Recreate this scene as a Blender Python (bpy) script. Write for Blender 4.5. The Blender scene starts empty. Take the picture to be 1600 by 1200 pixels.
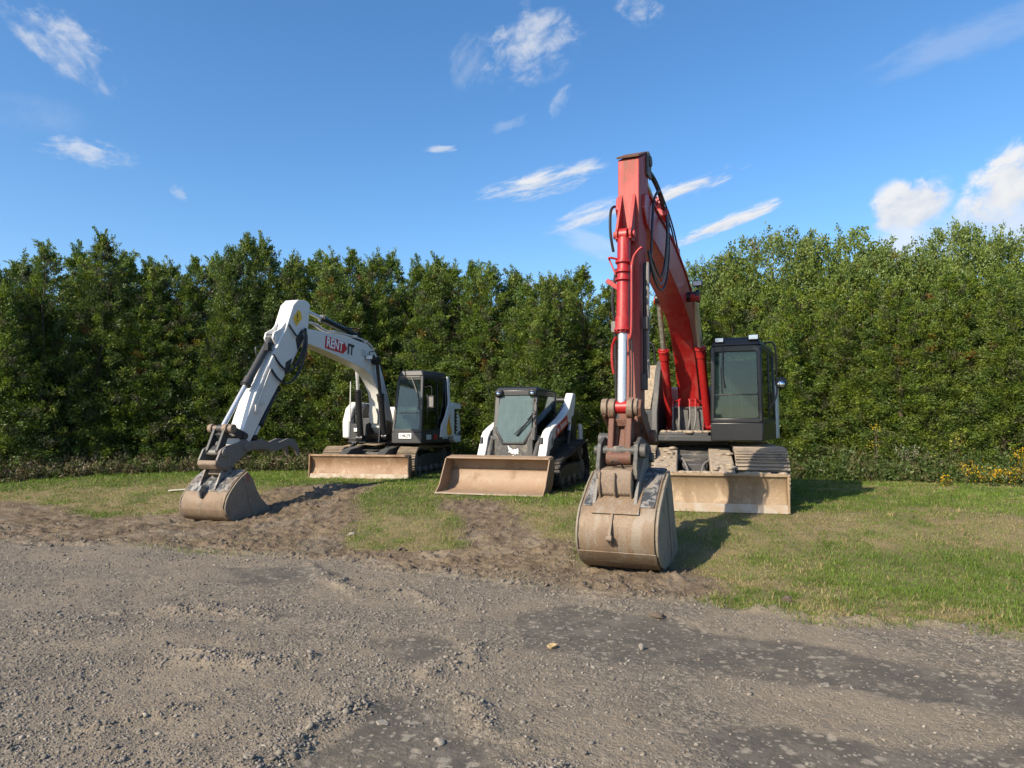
import bpy, bmesh, math, random
import numpy as np
from mathutils import Vector, Matrix

R = math.radians
scene = bpy.context.scene
COL = scene.collection
rng = np.random.default_rng(7)
random.seed(7)

# ------------------------------------------------------------------ camera
F = 1110.0
EYE = Vector((0, 0, 1.75))
TILT = math.atan(60 / 1110.0)
cd = bpy.data.cameras.new('camera')
cam = bpy.data.objects.new('camera', cd)
COL.objects.link(cam)
cam.location = EYE
cam.rotation_euler = (math.pi / 2 + TILT, 0, 0)
cd.sensor_width = 36.0
cd.lens = 36.0 * F / 1600.0
cd.clip_start = 0.05
cd.clip_end = 3000
scene.camera = cam


def ray(px, py):
    u, v = (px - 800) / F, (600 - py) / F
    c, s = math.cos(TILT), math.sin(TILT)
    return Vector((u, c - v * s, s + v * c))


# ------------------------------------------------------------------ numpy noise
def _hash(ix, iy, seed):
    h = (ix.astype(np.int64) * 374761393 + iy.astype(np.int64) * 668265263 + seed * 2147483647) & 0xFFFFFFFF
    h = ((h ^ (h >> 13)) * 1274126177) & 0xFFFFFFFF
    h = h ^ (h >> 16)
    return (h & 0xFFFF).astype(np.float64) / 65535.0


def vnoise(x, y, seed=0):
    ix, iy = np.floor(x), np.floor(y)
    fx, fy = x - ix, y - iy
    fx = fx * fx * (3 - 2 * fx)
    fy = fy * fy * (3 - 2 * fy)
    a = _hash(ix, iy, seed); b = _hash(ix + 1, iy, seed)
    c = _hash(ix, iy + 1, seed); d = _hash(ix + 1, iy + 1, seed)
    return (a * (1 - fx) + b * fx) * (1 - fy) + (c * (1 - fx) + d * fx) * fy


def fbm(x, y, seed=0, octv=4, gain=0.5):
    t = 0; amp = 1; s = 0
    for o in range(octv):
        t = t + amp * vnoise(x * 2 ** o + 13.7 * o, y * 2 ** o - 7.1 * o, seed + o)
        s += amp; amp *= gain
    return t / s


def sstep(a, b, x):
    t = np.clip((x - a) / (b - a), 0, 1)
    return t * t * (3 - 2 * t)


# ------------------------------------------------------------------ terrain functions
EDGE = [(-40, 19.0), (-20, 14.2), (-12, 12.0), (-7.8, 10.9), (-1.6, 8.95), (0.48, 7.73), (1.66, 7.18), (2.54, 6.38), (4.19, 5.91), (8, 4.6), (20, 0.5), (40, -6)]
EX = np.array([p[0] for p in EDGE], float)
EY = np.array([p[1] for p in EDGE], float)


def edge_e(x, y):
    return (y - np.interp(x, EX, EY)) * 0.91


def rise(x, y):
    x = np.asarray(x, float)
    s0 = 0.5 + 1.2 * sstep(-2.0, -5.0, x)
    return 0.43 * sstep(s0, s0 + 4.1, edge_e(x, np.asarray(y, float)))


def gp(px, py):
    """where a line of sight meets the ground"""
    d = ray(px, py)
    z = 0.0
    for _ in range(12):
        t = (z - EYE.z) / d.z
        x, y = d.x * t, d.y * t
        z = 0.6 * z + 0.4 * float(rise(x, y))
    return (x, y)


def poly_mask(X, Y, poly, soft):
    """smooth inside mask of a polygon given in world xy"""
    P = np.array(poly, float)
    n = len(P)
    inside = np.zeros(X.shape, bool)
    dist = np.full(X.shape, 1e9)
    for i in range(n):
        x0, y0 = P[i]; x1, y1 = P[(i + 1) % n]
        cond = ((y0 > Y) != (y1 > Y))
        with np.errstate(divide='ignore', invalid='ignore'):
            xi = (x1 - x0) * (Y - y0) / (y1 - y0 + 1e-12) + x0
        inside ^= cond & (X < xi)
        dx, dy = x1 - x0, y1 - y0
        t = np.clip(((X - x0) * dx + (Y - y0) * dy) / (dx * dx + dy * dy + 1e-12), 0, 1)
        dist = np.minimum(dist, np.hypot(X - x0 - t * dx, Y - y0 - t * dy))
    sd = np.where(inside, dist, -dist)
    return sd


def line_dist(X, Y, pts):
    dist = np.full(X.shape, 1e9)
    for (x0, y0), (x1, y1) in zip(pts[:-1], pts[1:]):
        dx, dy = x1 - x0, y1 - y0
        t = np.clip(((X - x0) * dx + (Y - y0) * dy) / (dx * dx + dy * dy + 1e-12), 0, 1)
        dist = np.minimum(dist, np.hypot(X - x0 - t * dx, Y - y0 - t * dy))
    return dist


def W(pts):
    return [gp(*p) for p in pts]


MUD = W([(-300, 782), (0, 783), (80, 788), (160, 808), (285, 800), (380, 778), (430, 762), (520, 756), (600, 757), (560, 790), (556, 850), (640, 866), (720, 850),
         (700, 812), (690, 782), (780, 784), (820, 805), (850, 840), (905, 845), (930, 885), (1055, 890), (1110, 905), (1150, 930), (1050, 945), (870, 925), (600, 890), (300, 860), (0, 850), (-300, 845)])
WEARS = [W(p) for p in (
    [(60, 760), (290, 752), (420, 770), (290, 800), (130, 800), (0, 790), (-100, 790)],
    [(555, 800), (720, 800), (720, 880), (555, 880)],
    [(700, 780), (910, 790), (910, 850), (820, 850)],
    [(1050, 790), (1250, 800), (1420, 800), (1620, 815), (1620, 860), (1380, 850), (1240, 890), (1160, 960), (1050, 940)],
    [(1150, 930), (1300, 930), (1600, 960), (1640, 1000), (1250, 970)])]
LUSH = [W(p) for p in ([(1330, 860), (1640, 870), (1640, 950), (1300, 940), (1230, 900)], [(560, 765), (690, 785), (700, 810), (560, 810)],
                       [(-100, 738), (480, 735), (480, 752), (250, 758), (-100, 775)])]
DARK = [W(p) for p in (
    [(780, 955), (900, 940), (1050, 962), (1150, 985), (1250, 998), (1400, 1032), (1640, 1062), (1640, 1120), (1450, 1105), (1300, 1078), (1200, 1055), (1130, 1045), (1000, 1030), (800, 1015)],
    [(1090, 1130), (1200, 1105), (1300, 1125), (1400, 1150), (1640, 1150), (1640, 1300), (1130, 1300), (1100, 1190)],
    [(550, 1110), (600, 1075), (660, 1078), (700, 1115), (760, 1165), (800, 1260), (440, 1260), (500, 1170)],
    [(590, 1000), (700, 985), (740, 1020), (640, 1052)],
    [(840, 905), (960, 912), (1000, 925), (850, 925)],
    [(330, 885), (520, 880), (560, 905), (380, 915)])]
RIDGES = [W(p) for p in (
    [(380, 1215), (440, 1180), (500, 1140), (548, 1112)],
    [(150, 1140), (260, 1115), (345, 1088)],
    [(640, 1080), (720, 1030), (745, 1010)],
    [(690, 1075), (740, 1110), (790, 1150), (850, 1215)],
    [(60, 990), (200, 960), (350, 950), (420, 965)],
    [(260, 1010), (400, 1040), (480, 1030)],
    [(480, 880), (560, 930), (640, 925), (700, 955)])]


RUTS = []
for (cx_, cy_, hd_, gw_, a_, b_) in ((0.44, 15.27, 19.3, 0.74, 2.8, 8.0), (-2.9, 18.8, 16, 0.96, 3.0, 10.5), (-3.4, 18.8, 28, 0.96, 4.0, 9.0)):
    for s_ in (-1, 1):
        fx_, fy_ = -math.sin(R(hd_)), -math.cos(R(hd_))
        lx_, ly_ = -fy_ * s_ * gw_, fx_ * s_ * gw_
        RUTS.append((cx_ + fx_ * a_ + lx_, cy_ + fy_ * a_ + ly_, cx_ + fx_ * b_ + lx_, cy_ + fy_ * b_ + ly_))


def terrain(X, Y, detail=True):
    """height and the kind-of-ground masks at X, Y"""
    e = edge_e(X, Y)
    wob = (fbm(X * 0.9, Y * 0.9, 3) - 0.5) * 0.9 + (fbm(X * 4, Y * 4, 9) - 0.5) * 0.5
    lot = sstep(0.22, -0.22, e + wob * 0.7)
    mud = sstep(-0.15, 0.22, poly_mask(X, Y, MUD, 0) + wob * 0.6)
    wear = np.zeros_like(X)
    for w in WEARS:
        wear = np.maximum(wear, sstep(-0.5, 0.4, poly_mask(X, Y, w, 0) + wob * 1.2))
    lush = np.zeros_like(X)
    for w in LUSH:
        lush = np.maximum(lush, sstep(-0.3, 0.4, poly_mask(X, Y, w, 0) + wob * 0.8))
    patch = fbm(X * 1.3, Y * 1.3, 31, 4)
    straw = np.clip(wear * sstep(0.25, 0.55, patch + 0.12) + sstep(0.50, 0.66, patch) * 0.7, 0, 1) * (1 - lush * 0.6)
    dark = np.zeros_like(X)
    for w in DARK:
        dark = np.maximum(dark, sstep(-0.12, 0.16, poly_mask(X, Y, w, 0) + wob * 0.55))
    dark *= lot
    ridge = np.zeros_like(X)
    for w in RIDGES:
        ridge = np.maximum(ridge, np.exp(-((line_dist(X, Y, w) + (fbm(X * 3, Y * 3, 77, 3) - 0.5) * 0.28) / 0.10) ** 2) * sstep(0.18, 0.52, fbm(X * 2.3, Y * 2.3, 78, 3)))
    ridge *= lot
    grass = (1 - lot) * (1 - mud)
    z = rise(X, Y)
    if detail:
        z = z + (fbm(X * 0.5, Y * 0.5, 21) - 0.5) * 0.07
        # lot: compacted gravel, slight hollows
        z = z + lot * ((fbm(X * 2.2, Y * 2.2, 5) - 0.5) * 0.042 * (1 - dark * 0.5) + (fbm(X * 14, Y * 14, 6, 3) - 0.5) * 0.011 * (1 - dark * 0.8))
        z = z - dark * 0.012
        z = z + ridge * (0.02 + 0.05 * fbm(X * 9, Y * 9, 8, 3))
        # mud: churned lumps and grouser ridges
        lum = fbm(X * 4.6, Y * 4.6, 11, 5, 0.68)
        z = z + mud * ((lum - 0.5) * 0.075 + np.maximum(fbm(X * 13, Y * 13, 14, 3) - 0.55, 0) * 0.17)
        ax = X * 0.36 + Y * 0.93
        bx = X * 0.93 - Y * 0.36
        rut = np.sin(ax * 2 * math.pi / 0.19 + 3 * fbm(X * 1.1, Y * 1.1, 15))
        z = z + mud * sstep(0.42, 0.6, fbm(bx * 1.2, ax * 0.5, 17, 3)) * np.maximum(rut, 0) * 0.028
        for (x0, y0, x1, y1) in RUTS:
            dd = line_dist(X, Y, [(x0, y0), (x1, y1)])
            tt = (X - x0) * (x1 - x0) + (Y - y0) * (y1 - y0)
            tt = tt / math.hypot(x1 - x0, y1 - y0)
            band = sstep(0.27, 0.20, dd + (fbm(X * 3, Y * 3, 61, 2) - 0.5) * 0.12)
            z = z + mud * band * (np.maximum(np.sin(tt * 2 * math.pi / 0.15), -0.3) * 0.024 * fbm(X * 2, Y * 2, 62, 2) * 1.6 - 0.03)
        ll = np.sin((Y + 0.10 * X) * 2 * math.pi / 0.34 + 4 * fbm(X * 0.4, Y * 0.7, 18))
        z = z + mud * sstep(-2.5, -4.5, X) * np.maximum(ll, -0.2) * 0.022
        z = z + grass * (fbm(X * 5, Y * 5, 19, 3) - 0.5) * 0.05
        # crumbly lip where the turf ends
        z = z + np.exp(-((e + wob * 0.5 - 0.05) / 0.12) ** 2) * sstep(0.0, 2.5, X) * (fbm(X * 6, Y * 6, 22, 3) - 0.35) * 0.16
        # heaped soil in front of the bucket resting on the ground
        z = z + 0.10 * np.exp(-(((X - 1.35) / 0.55) ** 2 + ((Y - 8.0) / 0.16) ** 2)) * fbm(X * 10, Y * 10, 23, 3)
        z = z + 0.12 * np.exp(-(((X + 4.0) / 0.35) ** 2 + ((Y - 13.2) / 0.3) ** 2)) * fbm(X * 10, Y * 10, 24, 3)
    return z, lot, mud, straw, dark, ridge, grass, lush


def hgt(x, y):
    return float(terrain(np.array([float(x)]), np.array([float(y)]))[0][0])


# ------------------------------------------------------------------ materials
def new_mat(name):
    m = bpy.data.materials.new(name)
    m.use_nodes = True
    nt = m.node_tree
    b = nt.nodes['Principled BSDF']
    return m, nt, b


def N(nt, t, **kw):
    n = nt.nodes.new(t)
    for k, v in kw.items():
        if k in n.inputs:
            n.inputs[k].default_value = v
        else:
            setattr(n, k, v)
    return n


def mixc(nt, fac, a, b, blend='MIX'):
    n = nt.nodes.new('ShaderNodeMix')
    n.data_type = 'RGBA'
    n.blend_type = blend
    for sock, v in ((n.inputs[0], fac), (n.inputs[6], a), (n.inputs[7], b)):
        if hasattr(v, 'is_output') or hasattr(v, 'links'):
            nt.links.new(v, sock)
        elif isinstance(v, (int, float)):
            sock.default_value = v
        else:
            sock.default_value = (*v, 1) if len(v) == 3 else v
    return n.outputs[2]


def mathn(nt, op, a, b=None, clamp=False):
    n = nt.nodes.new('ShaderNodeMath')
    n.operation = op
    n.use_clamp = clamp
    for i, v in enumerate((a, b)):
        if v is None:
            continue
        if hasattr(v, 'is_output'):
            nt.links.new(v, n.inputs[i])
        else:
            n.inputs[i].default_value = v
    return n.outputs[0]


def maprange(nt, v, a, b, c=0.0, d=1.0):
    n = nt.nodes.new('ShaderNodeMapRange')
    n.interpolation_type = 'SMOOTHSTEP'
    nt.links.new(v, n.inputs[0])
    for i, x in enumerate((a, b, c, d)):
        n.inputs[i + 1].default_value = x
    return n.outputs[0]


def noise(nt, vec, scale, detail=4, rough=0.55, dist=0.0):
    n = nt.nodes.new('ShaderNodeTexNoise')
    nt.links.new(vec, n.inputs['Vector'])
    n.inputs['Scale'].default_value = scale
    n.inputs['Detail'].default_value = detail
    n.inputs['Roughness'].default_value = rough
    n.inputs['Distortion'].default_value = dist
    return n.outputs['Fac']


MATS = {}


def surf(name, base, rough=0.5, metal=0.0, dirt=None, amt=0.3, scale=3.0, var=0.12, bump=0.0, bscale=60, streak=False, second=None, samt=0.5, coat=0.0, zdirt=None, ztop=1.0):
    """a painted or bare surface with patchy dirt"""
    m, nt, b = new_mat(name)
    tc = N(nt, 'ShaderNodeTexCoord').outputs['Object']
    vec = tc
    if streak:
        mp = N(nt, 'ShaderNodeMapping')
        mp.inputs['Scale'].default_value = (1.0, 1.0, 0.25)
        nt.links.new(tc, mp.inputs['Vector'])
        vec = mp.outputs['Vector']
    n1 = noise(nt, vec, scale, 6, 0.62, 0.3)
    n2 = noise(nt, tc, scale * 9, 5, 0.6)
    col = mixc(nt, maprange(nt, n2, 0.3, 0.7), tuple(c * (1 - var) for c in base), tuple(min(1, c * (1 + var)) for c in base))
    if second:
        col = mixc(nt, maprange(nt, noise(nt, vec, scale * 1.7 + .31, 7, 0.65, 0.5), 0.62 - 0.25 * samt, 0.70 - 0.2 * samt), col, second)
    d = None
    if dirt:
        lo = 0.78 - 0.5 * amt
        d = maprange(nt, mathn(nt, 'ADD', mathn(nt, 'MULTIPLY', n1, 0.75), mathn(nt, 'MULTIPLY', n2, 0.25)), lo - 0.08, lo + 0.12)
        if zdirt is not None:
            sx = N(nt, 'ShaderNodeSeparateXYZ')
            nt.links.new(tc, sx.inputs[0])
            g = maprange(nt, sx.outputs[2], ztop, zdirt, 0.0, 1.0)
            d = mathn(nt, 'MAXIMUM', d, mathn(nt, 'MULTIPLY', g, maprange(nt, n1, 0.2, 0.6)), True)
        col = mixc(nt, d, col, dirt)
        r = N(nt, 'ShaderNodeMapRange')
        nt.links.new(d, r.inputs[0])
        r.inputs[3].default_value = rough
        r.inputs[4].default_value = 0.9
        nt.links.new(r.outputs[0], b.inputs['Roughness'])
        if metal:
            r2 = N(nt, 'ShaderNodeMapRange')
            nt.links.new(d, r2.inputs[0])
            r2.inputs[3].default_value = metal
            r2.inputs[4].default_value = 0.0
            nt.links.new(r2.outputs[0], b.inputs['Metallic'])
    else:
        b.inputs['Roughness'].default_value = rough
        b.inputs['Metallic'].default_value = metal
    nt.links.new(col, b.inputs['Base Color'])
    if coat:
        b.inputs['Coat Weight'].default_value = coat
        b.inputs['Coat Roughness'].default_value = 0.15
    if bump:
        bp = N(nt, 'ShaderNodeBump')
        bp.inputs['Strength'].default_value = bump
        bp.inputs['Distance'].default_value = 0.01
        nt.links.new(noise(nt, tc, bscale, 5, 0.6), bp.inputs['Height'])
        nt.links.new(bp.outputs[0], b.inputs['Normal'])
    MATS[name] = m
    return m


DUST = (0.27, 0.21, 0.145)
MUDC = (0.20, 0.135, 0.085)
surf('red_paint', (0.33, 0.011, 0.011), 0.42, 0, DUST, 0.17, 2.5, 0.12, 0.06, 30, streak=True, second=(0.36, 0.040, 0.034), samt=0.5)
surf('red_paint_worn', (0.36, 0.028, 0.023), 0.55, 0, (0.22, 0.12, 0.09), 0.42, 4, 0.15, 0.1, 40, streak=True, zdirt=1.2, ztop=3.0)
surf('rusty_red_steel', (0.115, 0.046, 0.028), 0.65, 0.1, (0.135, 0.085, 0.055), 0.5, 7, 0.25, 0.3, 60)
surf('white_paint', (0.66, 0.65, 0.61), 0.35, 0, (0.40, 0.35, 0.28), 0.2, 3.0, 0.03, 0.03, 25, streak=True)
surf('white_paint_dusty', (0.58, 0.56, 0.51), 0.45, 0, (0.40, 0.33, 0.25), 0.28, 4.0, 0.05, 0.05, 30, streak=True)
surf('black_paint', (0.010, 0.0105, 0.012), 0.34, 0, (0.07, 0.058, 0.045), 0.10, 3, 0.15, 0.04, 40)
surf('charcoal_paint', (0.032, 0.032, 0.032), 0.5, 0, (0.13, 0.105, 0.08), 0.26, 3, 0.15, 0.05, 40)
surf('dusty_charcoal', (0.06, 0.058, 0.054), 0.6, 0, (0.22, 0.19, 0.15), 0.42, 3, 0.2, 0.15, 60)
surf('rubber', (0.022, 0.021, 0.020), 0.7, 0, (0.13, 0.10, 0.075), 0.38, 5, 0.2, 0.15, 80)
surf('hose_rubber', (0.015, 0.015, 0.016), 0.45, 0, (0.10, 0.085, 0.07), 0.2, 8, 0.2)
surf('bleached_hose', (0.16, 0.15, 0.14), 0.6, 0, (0.25, 0.21, 0.17), 0.4, 8, 0.2)
surf('chrome_rod', (0.62, 0.62, 0.62), 0.28, 0.55, (0.45, 0.42, 0.38), 0.3, 6)
surf('dusty_rod', (0.42, 0.40, 0.34), 0.35, 0.8, (0.26, 0.23, 0.17), 0.4, 4)
surf('track_steel', (0.24, 0.20, 0.16), 0.6, 0.3, (0.30, 0.235, 0.165), 0.62, 4, 0.2, 0.3, 50)
surf('muddy_track', (0.20, 0.155, 0.11), 0.75, 0.1, (0.26, 0.20, 0.135), 0.6, 5, 0.25, 0.45, 40)
surf('tan_blade', (0.27, 0.168, 0.098), 0.62, 0.0, (0.215, 0.12, 0.062), 0.48, 3.5, 0.15, 0.25, 70, second=(0.35, 0.24, 0.15), samt=0.35)
surf('dry_mud_blade', (0.27, 0.19, 0.113), 0.7, 0.0, (0.18, 0.115, 0.063), 0.46, 2.5, 0.12, 0.3, 60, streak=True, second=(0.38, 0.28, 0.175), samt=0.3)
surf('worn_steel_edge', (0.36, 0.31, 0.25), 0.55, 0.2, (0.34, 0.25, 0.165), 0.6, 6, 0.1, 0.2, 80)
surf('bucket_tan', (0.185, 0.128, 0.080), 0.6, 0.1, (0.125, 0.085, 0.054), 0.46, 3.4, 0.16, 0.45, 45, streak=True, second=(0.215, 0.172, 0.128), samt=0.4)
surf('bucket_steel', (0.25, 0.24, 0.225), 0.5, 0.25, (0.22, 0.17, 0.12), 0.45, 5, 0.15, 0.25, 70, second=(0.05, 0.055, 0.06), samt=0.7)
surf('bucket_side', (0.22, 0.185, 0.14), 0.65, 0.05, (0.16, 0.115, 0.075), 0.45, 4, 0.15, 0.2, 70)
surf('loader_bucket', (0.27, 0.182, 0.115), 0.6, 0.0, (0.20, 0.13, 0.08), 0.42, 3, 0.08, 0.2, 70, second=(0.29, 0.21, 0.145), samt=0.3)
surf('grey_steel', (0.17, 0.16, 0.145), 0.6, 0.2, (0.24, 0.18, 0.125), 0.4, 6, 0.2, 0.3, 70)
surf('brown_steel', (0.19, 0.14, 0.10), 0.65, 0.15, (0.27, 0.20, 0.14), 0.45, 8, 0.25, 0.35, 70)
surf('dry_dirt', (0.33, 0.265, 0.19), 0.95, 0, (0.20, 0.155, 0.11), 0.5, 14, 0.25, 1.0, 45)
surf('lamp_lens', (0.85, 0.85, 0.82), 0.15, 0.3, None)
surf('mirror_glass', (0.65, 0.70, 0.72), 0.06, 1.0, None)
surf('seat_vinyl', (0.045, 0.045, 0.05), 0.6, 0, (0.12, 0.1, 0.08), 0.2, 5)
surf('decal_red', (0.50, 0.02, 0.03), 0.4, 0, None, var=0.03)
surf('decal_white', (0.82, 0.82, 0.80), 0.4, 0, None, var=0.02)
surf('decal_black', (0.02, 0.02, 0.022), 0.4, 0, None, var=0.03)
surf('decal_yellow', (0.75, 0.45, 0.02), 0.4, 0, None, var=0.05)
surf('decal_orange', (0.62, 0.24, 0.02), 0.4, 0, None, var=0.25, scale=2)
surf('bark', (0.09, 0.065, 0.045), 0.9, 0, (0.05, 0.035, 0.025), 0.5, 12, 0.2, 0.6, 40)
surf('pale_stone', (0.22, 0.195, 0.16), 0.8, 0, (0.30, 0.26, 0.2), 0.4, 14, 0.15, 0.3, 50)
surf('yellow_stone', (0.38, 0.27, 0.13), 0.8, 0, (0.35, 0.26, 0.15), 0.4, 20, 0.15, 0.3, 50)
surf('dark_clod', (0.11, 0.082, 0.058), 0.95, 0, (0.07, 0.05, 0.036), 0.5, 20, 0.2, 0.8, 60)
surf('weathered_board', (0.55, 0.50, 0.42), 0.75, 0, (0.35, 0.30, 0.23), 0.4, 6, 0.1)


def glass_mat(name, tint, dusty, film, rough=0.04):
    m = bpy.data.materials.new(name)
    m.use_nodes = True
    nt = m.node_tree
    nt.nodes.clear()
    out = N(nt, 'ShaderNodeOutputMaterial')
    tr = N(nt, 'ShaderNodeBsdfTransparent')
    tr.inputs[0].default_value = (*tint, 1)
    gl = N(nt, 'ShaderNodeBsdfGlossy')
    gl.inputs['Color'].default_value = (0.85, 0.95, 0.95, 1)
    gl.inputs['Roughness'].default_value = rough
    fr = N(nt, 'ShaderNodeFresnel')
    fr.inputs[0].default_value = 1.55
    df = N(nt, 'ShaderNodeBsdfDiffuse')
    df.inputs[0].default_value = (*film, 1)
    tc = N(nt, 'ShaderNodeTexCoord').outputs['Object']
    mp = N(nt, 'ShaderNodeMapping')
    mp.inputs['Scale'].default_value = (1, 3.0, 0.45)
    nt.links.new(tc, mp.inputs['Vector'])
    nz = noise(nt, mp.outputs[0], 6.0, 6, 0.7)
    f = maprange(nt, nz, 0.35, 0.75, dusty * 0.85, dusty * 1.2)
    m1 = N(nt, 'ShaderNodeMixShader')
    nt.links.new(f, m1.inputs[0])
    nt.links.new(tr.outputs[0], m1.inputs[1])
    nt.links.new(df.outputs[0], m1.inputs[2])
    m2 = N(nt, 'ShaderNodeMixShader')
    nt.links.new(mathn(nt, 'MULTIPLY', fr.outputs[0], 0.75, True), m2.inputs[0])
    nt.links.new(m1.outputs[0], m2.inputs[1])
    nt.links.new(gl.outputs[0], m2.inputs[2])
    nt.links.new(m2.outputs[0], out.inputs[0])
    MATS[name] = m


glass_mat('clear_teal_glass', (0.62, 0.74, 0.70), 0.05, (0.16, 0.22, 0.21))
glass_mat('dusty_teal_glass', (0.55, 0.68, 0.66), 0.14, (0.06, 0.10, 0.10))
glass_mat('loader_glass', (0.45, 0.58, 0.56), 0.42, (0.17, 0.235, 0.225))
glass_mat('dark_glass', (0.40, 0.44, 0.42), 0.02, (0.04, 0.05, 0.05))


def leaf_mat(name, transl=0.35):
    m, nt, b = new_mat(name)
    at = N(nt, 'ShaderNodeAttribute', attribute_name='col')
    b.inputs['Roughness'].default_value = 0.5
    b.inputs['Specular IOR Level'].default_value = 0.35
    oi = N(nt, 'ShaderNodeObjectInfo')
    tint = mixc(nt, 1.0, at.outputs['Color'], oi.outputs['Color'], 'MULTIPLY')
    nt.links.new(tint, b.inputs['Base Color'])
    tl = N(nt, 'ShaderNodeBsdfTranslucent')
    hs = N(nt, 'ShaderNodeHueSaturation')
    hs.inputs['Value'].default_value = 1.3
    hs.inputs['Saturation'].default_value = 1.1
    nt.links.new(tint, hs.inputs['Color'])
    nt.links.new(hs.outputs[0], tl.inputs[0])
    mx = N(nt, 'ShaderNodeMixShader')
    mx.inputs[0].default_value = transl
    nt.links.new(b.outputs[0], mx.inputs[1])
    nt.links.new(tl.outputs[0], mx.inputs[2])
    nt.links.new(mx.outputs[0], nt.nodes['Material Output'].inputs[0])
    MATS[name] = m


leaf_mat('foliage', 0.30)
leaf_mat('grass_blade', 0.30)


def ground_mat():
    m, nt, b = new_mat('ground_surface')
    tc = N(nt, 'ShaderNodeTexCoord').outputs['Object']
    a1 = N(nt, 'ShaderNodeAttribute', attribute_name='mask_a')
    a2 = N(nt, 'ShaderNodeAttribute', attribute_name='mask_b')
    s1 = N(nt, 'ShaderNodeSeparateColor'); nt.links.new(a1.outputs['Color'], s1.inputs[0])
    s2 = N(nt, 'ShaderNodeSeparateColor'); nt.links.new(a2.outputs['Color'], s2.inputs[0])
    lot, mud, straw = s1.outputs[0], s1.outputs[1], s1.outputs[2]
    dark, ridge, lush = s2.outputs[0], s2.outputs[1], s2.outputs[2]

    def voro(scale, feat='F1'):
        v = N(nt, 'ShaderNodeTexVoronoi')
        v.feature = feat
        v.inputs['Scale'].default_value = scale
        v.inputs['Randomness'].default_value = 1.0
        wv = N(nt, 'ShaderNodeVectorMath', operation='ADD')
        nz = N(nt, 'ShaderNodeTexNoise'); nz.inputs['Scale'].default_value = scale * 0.8
        nt.links.new(tc, nz.inputs['Vector'])
        sc = N(nt, 'ShaderNodeVectorMath', operation='SCALE'); sc.inputs['Scale'].default_value = 1.1 / scale
        nt.links.new(nz.outputs['Color'], sc.inputs[0])
        nt.links.new(tc, wv.inputs[0]); nt.links.new(sc.outputs[0], wv.inputs[1])
        nt.links.new(wv.outputs[0], v.inputs['Vector'])
        return v
    v1, v2, v3 = voro(34), voro(80), voro(13)
    c1 = N(nt, 'ShaderNodeSeparateColor'); nt.links.new(v1.outputs['Color'], c1.inputs[0])
    c2 = N(nt, 'ShaderNodeSeparateColor'); nt.links.new(v2.outputs['Color'], c2.inputs[0])
    c3 = N(nt, 'ShaderNodeSeparateColor'); nt.links.new(v3.outputs['Color'], c3.inputs[0])
    big = noise(nt, tc, 0.7, 5, 0.6)
    mid = noise(nt, tc, 3.2, 5, 0.6)
    fine = noise(nt, tc, 140, 3, 0.6)
    # gravel
    g = mixc(nt, c2.outputs[0], (0.100, 0.083, 0.061), (0.198, 0.167, 0.126))
    g = mixc(nt, maprange(nt, c1.outputs[0], 0.5, 0.95), g, (0.245, 0.207, 0.157))
    g = mixc(nt, maprange(nt, c1.outputs[1], 0.72, 0.9), g, (0.105, 0.092, 0.074))
    g = mixc(nt, maprange(nt, big, 0.42, 0.62), g, (0.21, 0.172, 0.124))
    g = mixc(nt, mathn(nt, 'MULTIPLY', maprange(nt, mid, 0.5, 0.68), 0.55), g, (0.165, 0.130, 0.095))
    # compacted dark millings with pale stones set in it
    d = mixc(nt, fine, (0.058, 0.051, 0.042), (0.105, 0.092, 0.075))
    d = mixc(nt, mathn(nt, 'MULTIPLY', maprange(nt, mid, 0.45, 0.7), 0.6), d, (0.175, 0.152, 0.12))
    d = mixc(nt, mathn(nt, 'MULTIPLY', maprange(nt, c1.outputs[0], 0.80, 0.9), maprange(nt, v1.outputs['Distance'], 0.55, 0.3)), d, (0.27, 0.235, 0.185))
    d = mixc(nt, mathn(nt, 'MULTIPLY', maprange(nt, c3.outputs[0], 0.76, 0.84), maprange(nt, v3.outputs['Distance'], 0.55, 0.25)), d, (0.25, 0.217, 0.168))
    dk = mathn(nt, 'ADD', dark, mathn(nt, 'MULTIPLY', mathn(nt, 'SUBTRACT', noise(nt, tc, 11, 6, 0.75), 0.5), 1.3))
    dk = mathn(nt, 'ADD', dk, mathn(nt, 'MULTIPLY', mathn(nt, 'SUBTRACT', noise(nt, tc, 1.9, 5, 0.6), 0.5), 1.2))
    dk = mathn(nt, 'MULTIPLY', maprange(nt, dk, 0.30, 1.15), 0.95)
    g = mixc(nt, dk, g, d)
    # soil under grass, straw and mud
    so = mixc(nt, mid, (0.07, 0.078, 0.028), (0.11, 0.105, 0.042))
    so = mixc(nt, straw, so, mixc(nt, fine, (0.13, 0.105, 0.05), (0.22, 0.175, 0.09)))
    mu = mixc(nt, maprange(nt, noise(nt, tc, 5, 7, 0.65), 0.35, 0.65), (0.068, 0.048, 0.030), (0.165, 0.122, 0.078))
    mu = mixc(nt, mathn(nt, 'MULTIPLY', c2.outputs[1], 0.35), mu, (0.17, 0.13, 0.09))
    mu = mixc(nt, mathn(nt, 'MULTIPLY', maprange(nt, noise(nt, tc, 1.3, 6, 0.65), 0.46, 0.66), 0.7), mu, g)
    col = mixc(nt, mud, so, mu)
    col = mixc(nt, lot, col, g)
    nt.links.new(col, b.inputs['Base Color'])
    b.inputs['Roughness'].default_value = 0.92
    b.inputs['Specular IOR Level'].default_value = 0.25
    # bump
    peb = mathn(nt, 'ADD', mathn(nt, 'MULTIPLY', mathn(nt, 'SUBTRACT', 1.0, v1.outputs['Distance']), 0.8), mathn(nt, 'MULTIPLY', mathn(nt, 'SUBTRACT', 1.0, v2.outputs['Distance']), 0.5))
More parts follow.
